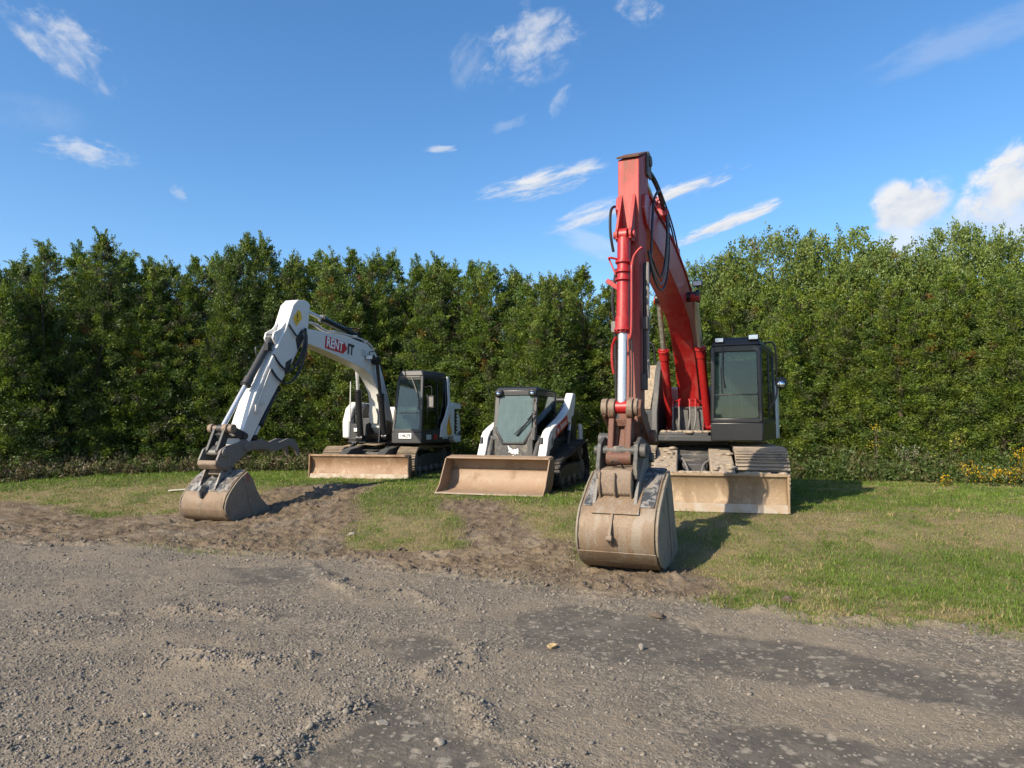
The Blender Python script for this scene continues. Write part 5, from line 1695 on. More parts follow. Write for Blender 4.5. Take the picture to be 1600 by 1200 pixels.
    # slanting guard panel over the rear of the track
u = MB(); u.prism([(0.95, 0.28), (0.95, 0.62), (0.4, 0.95), (-1.15, 1.05), (-1.3, 0.9), (-1.3, 0.3)], -0.54, 0.54)
u.build('body', 'charcoal_paint', root, 0.03)
u = MB(); u.prism([(-0.75, 1.0), (-0.75, 1.48), (-1.2, 1.42), (-1.42, 1.1), (-1.42, 0.45), (-1.25, 0.4)], -0.50, 0.50)
u.build('engine_cover', 'black_paint', root, 0.05)
# towers and lift arms
for s in (1, -1):
    ys = sorted((s * 0.53, s * 0.66))
    f = MB()
    f.prism([(-0.95, 0.95), (-0.80, 1.42), (-0.90, 1.80), (-1.12, 1.84), (-1.32, 1.5), (-1.36, 0.8), (-1.2, 0.6)], ys[0] * 1.0, ys[1])
    tw = f.build('tower', 'black_paint', root, 0.02)
    f = MB()
    f.prism([(-1.22, 0.55), (-1.20, 1.32), (-1.42, 1.28), (-1.46, 0.55)], *sorted((s * 0.72, s * 0.78)))
    f.build('tail_panel', 'white_paint_dusty', root, 0.02)
    ARM = [(-1.00, 1.98), (-0.78, 1.99), (-0.45, 1.64), (0.10, 1.44), (0.75, 1.26), (1.02, 1.16), (1.16, 1.04), (1.24, 0.86), (1.50, 0.40), (1.48, 0.28), (1.30, 0.26), (1.14, 0.62),
           (1.00, 0.86), (0.85, 0.96), (0.20, 1.14), (-0.40, 1.34), (-0.60, 1.30), (-0.66, 1.44), (-0.82, 1.50), (-0.95, 1.72)]
    f = MB(); f.prism(ARM, *sorted((s * 0.55, s * 0.72)))
    arm = f.build('lift_arm', 'white_paint', root, 0.02)
    f = MB()
    f.prism([(0.96, 1.12), (1.12, 1.00), (1.10, 0.80), (0.92, 0.86), (0.86, 1.02)], *sorted((s * 0.72, s * 0.74)))
    f.build('arm_boss', 'white_paint_dusty', arm, 0.006)
    f = MB(); f.box((0.99, s * 0.746, 0.96), (0.035, 0.008, 0.15)); f.build('arm_slot', 'decal_black', arm, 0)
    f = MB(); f.cyl((1.13, s * 0.63 - .05, 1.02), (1.20, s * 0.63 - .05, 0.90), 0.05, seg=12)
    f.build('arm_opening', 'decal_black', arm, 0)
    cylinder(root, I4, (-0.45, s * 0.66, 0.72), (-0.75, s * 0.66, 1.42), 0.62, 0.055, 0.032, 'black_paint', 'chrome_rod', 'lift_cylinder', collar=False)
    cylinder(root, I4, (1.02, s * 0.50, 1.02), (1.52, s * 0.46, 0.38), 0.68, 0.055, 0.032, 'dusty_charcoal', 'dusty_rod', 'tilt_cylinder', collar=False)
    f = MB(); f.prism([(0.60, 0.45), (0.75, 0.80), (0.55, 0.95), (-0.1, 0.98), (-0.1, 0.45)], *sorted((s * 0.52, s * 0.60)))
    f.build('side_guard', 'charcoal_paint', root, 0.02)
    if s > 0:
        f = MB()
        xd = Vector((-1, 0, 0.29)).normalized(); zd = Vector((0.29, 0, 1)).normalized()
        o0 = Vector((0.62, 0.726, 1.04))
        Q = lambda u, v: o0 + xd * u + zd * v
        f.slab([Q(0, 0), Q(0.90, 0), Q(0.96, 0.06), Q(0.96, 0.20), Q(0.10, 0.20), Q(0.0, 0.10)], 0.003) if (Q(.9, 0) - Q(0, 0)).cross(Q(.96, .06) - Q(0, 0)).y > 0 else f.slab([Q(0, 0), Q(0.90, 0), Q(0.96, 0.06), Q(0.96, 0.20), Q(0.10, 0.20), Q(0.0, 0.10)][::-1], 0.003)
        f.cur = 1
        f.text('Bobcat', Q(0.58, 0.10) + Vector((0, 0.006, 0)), xd, zd, 0.125, 0.002, 0.025, 1.0)
        head = [(0.10, 0.05), (0.14, 0.03), (0.19, 0.06), (0.22, 0.05), (0.22, 0.12), (0.20, 0.17), (0.17, 0.13), (0.13, 0.14), (0.10, 0.18), (0.09, 0.10)]
        f.add([Q(a, b) + Vector((0, 0.008, 0)) for a, b in head], [tuple(range(len(head)))])
        f.build('maker_badge', ['decal_red', 'decal_white'], arm, 0)
f = MB(); f.cyl((-0.90, -0.62, 1.84), (-0.90, 0.62, 1.84), 0.055, seg=16); f.build('cross_tube', 'charcoal_paint', root, 0)
f = MB(); f.tube([(-0.55, 0.46, 1.5), (-0.5, 0.52, 1.62), (-0.55, 0.56, 1.7)], 0.05, 8, 3); f.build('exhaust', 'bleached_hose', root, 0)
# cab
f = MB()
cy0, cy1 = -0.43, 0.43
fr0, fr1 = 1.16, 0.98
P4 = lambda x, y, z: Vector((x, y, z))
for y in (cy0 + 0.03, cy1 - 0.03):
    f.bar((fr0 - .03, y, 0.98), (fr1 - .02, y, 1.96), 0.10, 0.075)
    f.bar((fr0 - .03, y * 0.97, 1.22), (fr0 + .02, y * 0.55, 0.93), 0.08, 0.06)
    f.bar((fr0 - .0, y, 0.98), (fr0 - .03, y, 1.24), 0.10, 0.075)
    f.bar((-0.35, y, 0.95), (-0.35, y, 1.96), 0.10, 0.08)
    f.bar((fr0 - .08, y, 0.99), (-0.35, y, 1.05), 0.07, 0.07)
    f.bar((fr1 - .05, y, 1.93), (-0.35, y, 1.93), 0.08, 0.09)
    f.bar((0.28, y, 1.0), (0.28, y, 1.93), 0.05, 0.04)
f.bar((fr1, cy0, 1.93), (fr1, cy1, 1.93), 0.08, 0.10)
f.bar((-0.35, cy0, 1.0), (-0.35, cy1, 1.0), 0.08, 0.10)
f.bar((fr0 + .02, -0.24, 0.93), (fr0 + .02, 0.24, 0.93), 0.08, 0.05)
cab = f.build('cab', 'charcoal_paint', root, 0.015)
f = MB(); f.add([(1.02, -0.47, 1.96), (1.02, 0.47, 1.96), (-0.45, 0.46, 1.96), (-0.45, -0.46, 1.96), (0.96, -0.42, 2.06), (0.96, 0.42, 2.06), (-0.4, 0.42, 2.02), (-0.4, -0.42, 2.02)],
            [(3, 2, 1, 0), (4, 5, 6, 7), (0, 1, 5, 4), (1, 2, 6, 5), (2, 3, 7, 6), (3, 0, 4, 7)])
f.build('roof', 'black_paint', cab, 0.03)
f = MB(); f.add([(fr0 + .04, -0.40, 0.42), (fr0 + .04, 0.40, 0.42), (fr0 + .03, 0.40, 1.16), (fr0 + .03, 0.24, 0.93), (fr0 + .03, -0.24, 0.93), (fr0 + .03, -0.40, 1.16),
                 (fr0 - .10, -0.40, 0.42), (fr0 - .10, 0.40, 0.42), (fr0 - .10, 0.40, 1.16), (fr0 - .10, 0.24, 0.93), (fr0 - .10, -0.24, 0.93), (fr0 - .10, -0.40, 1.16)],
            [(0, 1, 2, 3, 4, 5), (11, 10, 9, 8, 7, 6), (0, 6, 7, 1), (1, 7, 8, 2), (2, 8, 9, 3), (3, 9, 10, 4), (4, 10, 11, 5), (5, 11, 6, 0)])
fp = f.build('front_panel', 'dusty_charcoal', cab, 0.01)
head = [(-0.135, 0.125), (-0.085, 0.055), (-0.035, 0.035), (0.0, -0.005), (0.03, 0.03), (0.06, 0.015), (0.125, 0.045), (0.13, -0.02), (0.125, -0.10), (0.085, -0.07), (0.05, -0.105), (0.02, -0.075), (-0.03, -0.085), (-0.075, -0.045), (-0.125, -0.055), (-0.095, -0.01), (-0.12, 0.04)]
f = MB()
xf = fr0 + .046
f.add([(xf, a * 0.85, 0.79 + b * 0.85) for a, b in head], [tuple(range(len(head)))])
ring = [(xf, 0.018 * math.cos(k * .785), 0.685 + 0.012 * math.sin(k * .785)) for k in range(8)]
f.add(ring, [tuple(range(8))])
f.cur = 1
for q in ([(-0.07, 0.01), (-0.03, -0.005), (-0.05, -0.025)], [(0.05, -0.02), (0.09, -0.005), (0.08, -0.04)], [(-0.01, -0.04), (0.03, -0.05), (0.01, -0.06)]):
    f.add([(xf + 0.003, a * 0.85, 0.79 + b * 0.85) for a, b in q], [(0, 1, 2)])
f.build('cat_emblem', ['decal_white', 'decal_black'], fp, 0)
f = MB()
f.slab([(fr0 + .03, -0.22, 0.95), (fr0 + .03, 0.22, 0.95), (fr0 + .0, 0.37, 1.22), (fr1 + .025, 0.36, 1.80), (fr1 + .01, 0.30, 1.89), (fr1 + .01, -0.30, 1.89), (fr1 + .025, -0.36, 1.80), (fr0 + .0, -0.37, 1.22)], 0.008)
f.build('front_window', 'loader_glass', cab, 0)
f = MB()
f.slab([(fr0 - .12, cy1 + .005, 1.06), (-0.30, cy1 + .005, 1.10), (-0.30, cy1 + .005, 1.88), (fr1 - .10, cy1 + .005, 1.88)][::-1], 0.006)
f.slab([(fr0 - .12, cy0 - .005, 1.06), (-0.30, cy0 - .005, 1.10), (-0.30, cy0 - .005, 1.88), (fr1 - .10, cy0 - .005, 1.88)], 0.006)
f.build('side_window', 'dark_glass', cab, 0)
f = MB()
f.bar((fr0 - .0, 0.38, 1.46), (fr0 + .05, 0.07, 1.08), 0.018, 0.03); f.bar((fr0 + .02, 0.34, 1.40), (fr0 + .065, 0.03, 1.10), 0.012, 0.02); f.bar((fr0 + .0, 0.40, 1.52), (fr0 + .03, 0.30, 1.38), 0.03, 0.03)
f.build('wiper', 'black_paint', cab, 0.003)
for s in (-1, 1):
    f = MB(); f.box((1.03, s * 0.36, 1.93), (0.10, 0.17, 0.12)); f.sphere((1.07, s * 0.36, 1.92), 0.07, 12, 8, (.6, 1, .7)); lo = f.build('work_light', 'black_paint', cab, 0.02)
    f = MB(); f.sphere((1.085, s * 0.36, 1.92), 0.055, 12, 8, (.6, 1, .7)); f.build('lens', 'mirror_glass', cab, 0)
f = MB()
for zz in (1.5, 1.3, 1.75):
    f.tube([(fr0 - .08, 0.40, zz), (fr0 - .02, 0.445, zz + .03), (fr0 - .04, 0.40, zz + .09)], 0.012, 6, 3)
f.tube([(fr0 - .05, 0.37, 1.0), (fr0 - .07, 0.385, 1.3), (fr0 - .13, 0.375, 1.8)], 0.014, 6, 4)
f.build('door_hinge', 'charcoal_paint', cab, 0)
seat(cab, I4, 0.25, 0.0, 0.92)
f = MB(); f.box((0.5, 0, 0.7), (0.95, 0.76, 0.04)); f.build('cab_floor', 'charcoal_paint', cab, 0)
f = MB(); f.tube([(0.62, 0.3, 0.9), (0.70, 0.3, 1.1), (0.72, 0.3, 1.25)], 0.02, 6, 3); f.tube([(0.62, -0.3, 0.9), (0.70, -0.3, 1.1), (0.72, -0.3, 1.25)], 0.02, 6, 3); f.build('control_lever', 'black_paint', cab, 0)
# coupler plate and bucket
f = MB(); f.prism([(1.52, 0.16), (1.62, 0.62), (1.56, 0.64), (1.40, 0.42), (1.40, 0.16)], -0.62, 0.62); f.box((1.47, 0, 0.60), (0.10, 0.5, 0.06))
f.build('attachment_plate', 'dusty_charcoal', root, 0.01)
f = MB(); f.box((1.70, 0.02, 0.655), (0.06, 0.26, 0.03)); f.tube([(1.72, -0.06, 0.66), (1.74, -0.05, 0.70), (1.74, 0.08, 0.70), (1.72, 0.09, 0.66)], 0.008, 6, 3); f.build('latch_plate', 'bleached_hose', root, 0.004)
bw = 1.03
BS = [(1.94, 0.655), (1.72, 0.69), (1.66, 0.62), (1.63, 0.46), (1.70, 0.405), (1.72, 0.30), (1.78, 0.17), (1.90, 0.085), (2.08, 0.05), (2.42, 0.035)]
b = MB()
b.sheet(BS, -bw - 0.07, bw - 0.07, -0.02)
bk = b.build('bucket', 'loader_bucket', root, 0.004, 30)
for s in (-1, 1):
    sp = MB(); sp.prism(BS + [(2.40, 0.06), (2.26, 0.17), (1.97, 0.65)], *sorted((s * bw - 0.07, s * (bw + 0.022) - 0.07)))
    sp.build('side_plate', 'loader_bucket', bk, 0.004)
f = MB(); f.box((2.38, -0.07, 0.032), (0.16, bw * 2 + 0.03, 0.022)); f.build('cutting_edge', 'worn_steel_edge', bk, 0.003)
f = MB(); f.box((1.945, -0.07, 0.665), (0.03, bw * 2, 0.03)); f.build('stiffener', 'loader_bucket', bk, 0.004)

# ------------------------------------------------------------------ trees
def leaves(c, ax, l, w, col):
    """rhombic leaves: base c, axis ax (unit), length l, half width w"""
    n = len(c)
    r = rng.normal(0, 1, (n, 3)); r[:, 2] *= 0.5
    s = np.cross(ax, r); s /= np.linalg.norm(s, axis=1)[:, None] + 1e-9
    nn = np.cross(ax, s)
    m = c + ax * (l * 0.45)[:, None] + nn * (l * 0.08)[:, None]
    V = np.stack([c, m + s * w[:, None], c + ax * l[:, None], m - s * w[:, None]], 1).reshape(-1, 3)
    i = np.arange(n)[:, None] * 4
    return V, (i + [0, 1, 2, 3]).reshape(-1), np.repeat(col, 4, 0)


def sprays(cen, axis, L, per, spread, l0, l1, asp, basecol, colvar, up=0.25, tight=0.55):
    """clumps of leaves set along short branchlets"""
    k = len(cen)
    ci = np.repeat(np.arange(k), per)
    n = len(ci)
    u = rng.uniform(0, 1, n)
    a = axis[ci]
    spread = np.broadcast_to(spread, (k,))
    off = rng.normal(0, 1, (n, 3)) * (spread[ci] * (1.15 - 0.75 * u))[:, None]
    c = cen[ci] + a * (u * L[ci])[:, None] + off
    ax = a * 0.7 + rng.normal(0, tight, (n, 3)) + np.array([0, 0, up])
    ax /= np.linalg.norm(ax, axis=1)[:, None]
    l = rng.uniform(l0, l1, n)
    col = basecol[ci] * (1 + colvar * rng.normal(0, 1, (n, 1)))
    return leaves(c, ax, l, l * asp, np.clip(col, 0.005, 0.6))


GREENS = np.array([[0.105, 0.155, 0.020], [0.155, 0.200, 0.026], [0.078, 0.128, 0.026], [0.168, 0.206, 0.030], [0.118, 0.160, 0.040]])


def pick_cols(k, warm, pale=0.0):
    base = GREENS[rng.integers(0, len(GREENS), k)] * rng.uniform(0.85, 1.18, (k, 1))
    q = rng.uniform(0, 1, k)
    aut = q < warm
    base[aut] = np.array([0.20, 0.125, 0.026]) * rng.uniform(0.7, 1.25, (aut.sum(), 1))
    rust = q < warm * 0.3
    base[rust] = np.array([0.21, 0.085, 0.026]) * rng.uniform(0.7, 1.2, (rust.sum(), 1))
    if pale:
        base = base * (1 - pale) + np.array([0.150, 0.195, 0.055]) * pale
    return base


def cedar(seed, H, rad, warm, spires, clumps=1150, per=66):
    global rng
    rng = np.random.default_rng(seed)
    ld = [(0, 0, H, rad)]
    for i in range(spires):
        a = rng.uniform(0, 6.28); q = rng.uniform(0.35, 0.9) * rad
        ld.append((math.cos(a) * q, math.sin(a) * q, H * rng.uniform(0.72, 0.95), rad * rng.uniform(0.55, 0.75)))
    cs, axs, Ls, cols = [], [], [], []
    for (ox, oy, h, r) in ld:
        k = int(clumps / len(ld) * (1.4 if ox == 0 else 0.9))
        t = rng.uniform(0, 1, k) ** 0.9
        t = 0.02 + 0.98 * t
        ph = rng.uniform(0, 6.28, k)
        bulge = 0.75 + 0.5 * vnoise(ph * 1.3 + seed, t * 7, seed)
        env = r * (np.clip(1.0 - t, 0, 1) ** 0.72) * bulge
        rr = env * np.sqrt(rng.uniform(0.12, 1, k))
        c = np.stack([ox + np.cos(ph) * rr, oy + np.sin(ph) * rr, t * h - 0.25], -1)
        up = 0.08 + 1.5 * t ** 3
        a = np.stack([np.cos(ph), np.sin(ph), up + rng.normal(0, 0.25, k)], -1) + rng.normal(0, 0.2, (k, 3))
        a /= np.linalg.norm(a, axis=1)[:, None]
        cs.append(c); axs.append(a); Ls.append(rng.uniform(0.22, 0.52, k) * (1 - 0.45 * t))
    c = np.concatenate(cs); a = np.concatenate(axs); L = np.concatenate(Ls)
    # warm clumps gather in patches
    w_ = vnoise(c[:, 0] * 1.1 + seed, c[:, 2] * 0.8, seed + 3)
    col = pick_cols(len(c), 0.0)
    au = rng.uniform(0, 1, len(c)) < warm * 0.8 * sstep(0.45, 0.85, w_)
    col[au] = pick_cols(int(au.sum()), 1.0)
    grey = rng.uniform(0, 1, len(c)) < 0.12
    col[grey] = np.array([0.10, 0.10, 0.05]) * rng.uniform(0.7, 1.2, (int(grey.sum()), 1))
    c[:, 2] = np.maximum(c[:, 2], 0.05)
    # loose feathery tips above the crown
    for (ox, oy, h, r) in ld:
        k = 16
        q = rng.uniform(0, 1, k)
        c = np.concatenate([c, np.stack([ox + rng.normal(0, 0.16, k) * (1.1 - q), oy + rng.normal(0, 0.16, k) * (1.1 - q), h * (0.90 + 0.085 * q)], -1)])
        t_ = rng.normal(0, 0.30, (k, 3)) + np.array([0, 0, 1.0]); a = np.concatenate([a, t_ / np.linalg.norm(t_, axis=1)[:, None]])
        L = np.concatenate([L, rng.uniform(0.25, 0.5, k)]); col = np.concatenate([col, pick_cols(k, 0.0)])
    sp_ = 0.085 - 0.05 * np.clip(c[:, 2] / H, 0, 1) ** 3
    V, Fq, C = sprays(c, a, L, per, sp_, 0.040, 0.092, 0.175, col, 0.17, tight=0.40)
    return raw_mesh('crown', V, Fq, 4, 'foliage', {'col': C})


def broad(seed, H, rad, clumps=1900, per=58, low=0.12):
    """rounded broad-leaved crown made of lobes"""
    global rng
    rng = np.random.default_rng(seed)
    cs, axs = [], []
    lobes = [(0, 0, H * 0.62, rad * 0.95, H * 0.38)]
    for i in range(11):
        a = rng.uniform(0, 6.28); q = rad * rng.uniform(0.45, 0.85)
        zz = H * rng.uniform(0.30, 0.84)
        rl = rad * rng.uniform(0.30, 0.48)
        lobes.append((math.cos(a) * q, math.sin(a) * q, zz, rl, rl * rng.uniform(0.8, 1.1)))
    tot = sum(l[3] ** 2 for l in lobes)
    for (ox, oy, oz, r, rz) in lobes:
        k = int(clumps * r * r / tot)
        d = rng.normal(0, 1, (k, 3)); d /= np.linalg.norm(d, axis=1)[:, None]
        q = rng.uniform(0.45, 1, k) ** 0.5
        c = np.stack([ox + d[:, 0] * r * q, oy + d[:, 1] * r * q, oz + d[:, 2] * rz * q], -1)
        cs.append(c); axs.append(d + np.array([0, 0, 0.45]) + rng.normal(0, 0.25, (k, 3)))
    c = np.concatenate(cs); a = np.concatenate(axs); a /= np.linalg.norm(a, axis=1)[:, None]
    c[:, 2] = np.maximum(c[:, 2], H * low * 0.5)
    col = pick_cols(len(c), 0.04, 0.55)
    V, Fq, C = sprays(c, a, rng.uniform(0.2, 0.55, len(c)), per, 0.11, 0.055, 0.11, 0.32, col, 0.14, up=0.1)
    return raw_mesh('crown', V, Fq, 4, 'foliage', {'col': C})


def trunk_mesh(seed, H, r0, limbs):
    rr = random.Random(seed)
    mb = MB()
    pts = [(0, 0, -0.15)]
    for i in range(1, 6):
        t = i / 5
        pts.append((rr.uniform(-.06, .06), rr.uniform(-.06, .06), H * 0.92 * t))
    for i in range(5):
        mb.cyl(pts[i], pts[i + 1], r0 * (1 - i / 5.3), r0 * (1 - (i + 1) / 5.3), 9, False)
    for i in range(limbs):
        a = rr.uniform(0, 6.28); t = rr.uniform(0.12, 0.8)
        z0 = H * 0.92 * t
        L = rr.uniform(0.5, 1.0) * (1.15 - t) * H * 0.22
        p1 = (math.cos(a) * L * 0.5, math.sin(a) * L * 0.5, z0 + L * 0.3)
        p2 = (math.cos(a) * L, math.sin(a) * L, z0 + L * 0.75)
        mb.cyl((0, 0, z0), p1, r0 * 0.38 * (1 - t * .6), r0 * 0.25 * (1 - t * .6), 6, False)
        mb.cyl(p1, p2, r0 * 0.25 * (1 - t * .6), r0 * 0.08, 6, False)
    o = mb.build('trunk', 'bark', None, 0, 60)
    me = o.data
    bpy.data.objects.remove(o)
    return me


CEDARS = []
for i, (sd, warm, sp) in enumerate([(101, .02, 3), (102, .05, 2), (103, .10, 4), (104, .04, 3), (105, .16, 3), (106, .03, 2), (107, .12, 3), (108, .02, 4)]):
    CEDARS.append((cedar(sd, 6.4, 1.6, warm, sp), trunk_mesh(sd, 6.4, 0.08, 16)))
BROADS = [(broad(201 + i, 7.0, 2.5), trunk_mesh(201 + i, 6.6, 0.15, 18)) for i in range(2)]
rng = np.random.default_rng(99)


def plant_tree(name, cat, label, group, kind, x, y, H, base, wide, rot):
    me_c, me_t = kind
    z = float(rise(x, y))
    e = empty(name, (x, y, z), rot)
    tag(e, label, cat, group)
    s = H / base
    for nm, me_ in (('trunk', me_t), ('crown', me_c)):
        o = link(nm, me_, e)
        o.scale = (wide, wide, s)
        g_ = float(sstep(-9, 9, np.array(x)))
        k_ = rng.uniform(0.86, 1.1)
        o.color = ((0.84 + 0.08 * g_) * k_, (0.90 + 0.05 * g_) * k_ * rng.uniform(0.97, 1.03), (1.0 - 0.12 * g_) * k_, 1)
    return e


HX = np.array([-22, -16, -12.5, -8.8, -3, 3, 7.5, 11, 15, 22], float)
HY = np.array([17.2, 17.8, 18.9, 21.1, 22.3, 20.9, 18.4, 17.2, 16.6, 15.6], float)


def top_at(px, py, y):
    """height of a tree whose tip is seen at px, py when it stands at depth y"""
    d = ray(px, py)
    return EYE.z + d.z / d.y * y - 0.40


# tips read from the photograph along the skyline
FRONT = [  # px, tip py, variant, width, wording
    (-175, 400, 5, 1.0, None), (-95, 395, 3, 1.0, None),
    (-20, 392, 0, 1.0, 'cedar at the far left end of the hedge, cut by the photo edge'),
    (60, 368, 3, 1.05, 'dark bushy cedar second from the left end of the hedge'),
    (150, 352, 5, 0.95, 'tall pointed cedar above the pale stone block on the left'),
    (225, 398, 1, 1.0, 'lower cedar just right of the tall pointed one on the left'),
    (295, 392, 7, 1.0, 'cedar behind the empty grass left of the white bucket'),
    (378, 352, 0, 0.92, 'tallest slim cedar, directly above the white excavator stick'),
    (452, 392, 2, 1.0, 'cedar behind the bend of the white excavator arm'),
    (515, 380, 4, 0.95, 'cedar with orange leaves behind the red sign on the white boom'),
    (585, 384, 6, 1.0, 'reddish tinged cedar behind the white boom shoulder'),
    (648, 392, 1, 0.95, 'cedar rising behind the white excavator cab'),
    (708, 398, 4, 1.0, 'rusty patched cedar in the gap between white cab and loader'),
    (770, 404, 3, 1.0, 'rounded dark cedar left above the track loader cab'),
    (850, 424, 2, 1.0, 'cedar behind the track loader, right of the skyline notch'),
    (912, 405, 0, 0.95, 'cedar just left of the red excavator stick'),
    (985, 425, 6, 1.0, 'cedar standing behind the red stick and boom'),
    (1065, 440, 1, 1.0, 'cedar behind the red excavator cylinders, under the broad crown'),
    (1150, 450, 5, 1.05, 'cedar behind the red excavator cab'),
    (1235, 440, 3, 1.0, 'green cedar right beside the red excavator cab mirror'),
    (1320, 430, 4, 1.0, 'yellow flecked cedar at the middle of the right hedge'),
    (1405, 430, 1, 1.0, 'cedar right of the yellow flecked one in the right hedge'),
    (1485, 410, 6, 1.0, 'cedar below the tall loose treetop on the right'),
    (1560, 405, 0, 1.0, 'cedar behind the tall goldenrod at the right edge'),
    (1650, 400, 7, 1.0, 'cedar at the far right end of the hedge, cut by the photo edge'),
    (1740, 400, 2, 1.0, None)]
for px, py, kd, wd, lab in FRONT:
    x = 0.0
    y = 20.0
    for _ in range(30):
        y = float(np.interp(x, HX, HY)); x = ray(px, 700).x / ray(px, 700).y * y
    plant_tree('cedar_tree', 'cedar tree', lab or 'hedge cedar standing beyond the photo edge', 'cedars in the tall hedge', CEDARS[kd],
               x + rng.uniform(-.1, .1), y + rng.uniform(-.25, .25), top_at(px, py, y), 6.8, wd * y / 18.5, rng.uniform(0, 6.28))
BACK = [(-140, 402, 1, None), (-55, 400, 2, 'back row cedar tip peeping behind the far left hedge end'), (20, 396, 6, 'back row cedar between the first two hedge trees on the left'),
        (105, 380, 1, 'back row cedar between the bushy and the tall pointed tree'), (190, 392, 0, 'back row cedar on the right shoulder of the left pointed tree'),
        (258, 404, 4, 'back row cedar in the skyline dip left of the white arm'), (335, 396, 3, 'back row cedar on the left shoulder of the tallest slim tree'),
        (414, 374, 5, 'second pointed tip just right of the tallest slim cedar'), (484, 396, 1, 'back row cedar above the bend of the white arm'),
        (550, 392, 7, 'back row cedar above the black hydraulic cylinder of the white arm'), (615, 392, 2, 'back row cedar tip left above the white cab'),
        (680, 402, 5, 'back row cedar tip right above the white cab'), (738, 408, 0, 'back row cedar left of the round dark tree'),
        (800, 440, 1, 'low back row cedar in the notch where a cloud shows'), (880, 425, 6, 'back row cedar tip right of the notch'),
        (950, 440, 4, 'back row cedar hidden mostly by the red stick'), (1030, 470, 2, 'back row cedar glimpsed under the red boom'),
        (1110, 470, 0, 'back row cedar glimpsed above the red cab'), (1200, 450, 7, 'back row cedar below the broad pale crown'),
        (1290, 440, 5, 'back row cedar under the right side of the broad crown'), (1370, 440, 3, 'back row cedar in the dip right of the broad crown'),
        (1450, 430, 2, 'back row cedar left of the loose treetop on the right'), (1530, 425, 4, 'back row cedar right of the loose treetop'),
        (1610, 420, 1, 'back row cedar at the right photo edge'), (1700, 420, 6, None)]
for px, py, kd, lab in BACK:
    x, y = 0.0, 20.0
    for _ in range(30):
        y = float(np.interp(x, HX, HY)) + 1.7; x = ray(px, 700).x / ray(px, 700).y * y
    plant_tree('cedar_tree', 'cedar tree', lab or 'back row cedar standing beyond the photo edge', 'cedars in the tall hedge', CEDARS[kd],
               x + rng.uniform(-.15, .15), y + rng.uniform(-.2, .3), top_at(px, py, y), 6.6, 1.05 * y / 18.5, rng.uniform(0, 6.28))
for px, py, dy, wd, lab in [(1085, 418, 3.5, 0.6, 'broad-leaved tree whose clumpy top shows right of the red boom'), (1215, 368, 4.0, 0.85, 'largest rounded pale green tree rising behind the red cab'),
                            (1320, 372, 3.8, 0.85, 'rounded pale green tree right of the largest one'), (1395, 392, 3.5, 0.8, 'smallest rounded tree where the skyline dips on the right'),
                            (1520, 362, 3.4, 0.75, 'tall loose-topped tree behind the hedge near the right edge'), (1600, 375, 3.4, 0.8, 'rounded tree behind the hedge at the right edge')]:
    x, y = 0.0, 20.0
    for _ in range(30):
        y = float(np.interp(x, HX, HY)) + dy; x = ray(px, 700).x / ray(px, 700).y * y
    plant_tree('broadleaf_tree', 'tree', lab, 'broad-leaved trees behind the hedge', BROADS[int(px) % 2], x, y, top_at(px, py, y), 7.0, wd, rng.uniform(0, 6.28))

# ------------------------------------------------------------------ weeds along the hedge foot
def weeds(n, x0, x1, hmin, hmax, kinds, depth):
    x = rng.uniform(x0, x1, n)
    b = np.interp(x, HX, HY) - 0.9
    y = b - depth * rng.uniform(0, 1, n) ** 0.8
    z = rise(x, y) - 0.02
    edge = (b - y) / depth
    h = rng.uniform(hmin, hmax, n) * (1 - 0.55 * edge)
    k = 26
    per = np.repeat(np.arange(n), k)
    u = rng.uniform(0.08, 1, n * k)
    lean = rng.normal(0, 0.22, (n, 2))
    c = np.stack([x[per] + lean[per, 0] * h[per] * u + rng.normal(0, 0.05, n * k), y[per] + lean[per, 1] * h[per] * u + rng.normal(0, 0.05, n * k), z[per] + h[per] * u], -1)
    ax = rng.normal(0, 0.6, (n * k, 3)) + np.array([0, 0, 0.6]); ax /= np.linalg.norm(ax, axis=1)[:, None]
    base = kinds[rng.integers(0, len(kinds), n)][per] * rng.uniform(0.7, 1.3, (n * k, 1))
    l = rng.uniform(0.05, 0.12, n * k)
    A = leaves(c, ax, l, l * 0.17, base)
    # stems
    V, Fq, C = blades(x, y, z, h * 1.05, np.full(n, 0.004), np.abs(lean[:, 0]), kinds[rng.integers(0, len(kinds), n)] * 0.9)
    return join([A, (V, Fq, C)])


K_L = np.array([[0.13, 0.108, 0.05], [0.14, 0.11, 0.06], [0.085, 0.115, 0.03], [0.065, 0.105, 0.022], [0.11, 0.115, 0.045], [0.16, 0.135, 0.08]])
K_R = np.array([[0.06, 0.10, 0.02], [0.08, 0.125, 0.026], [0.10, 0.12, 0.035], [0.13, 0.12, 0.05], [0.07, 0.11, 0.03]])
parts = [weeds(3200, -20, 1.5, 0.22, 0.75, K_L, 1.5), weeds(2400, 1.5, 18, 0.35, 1.0, K_R, 1.5)]
V, Fq, C = join(parts)
tag(link('weeds', raw_mesh('weeds', V, Fq, 4, 'foliage', {'col': C})), 'tangle of brown and green weeds along the hedge foot', 'weeds', kind='stuff')


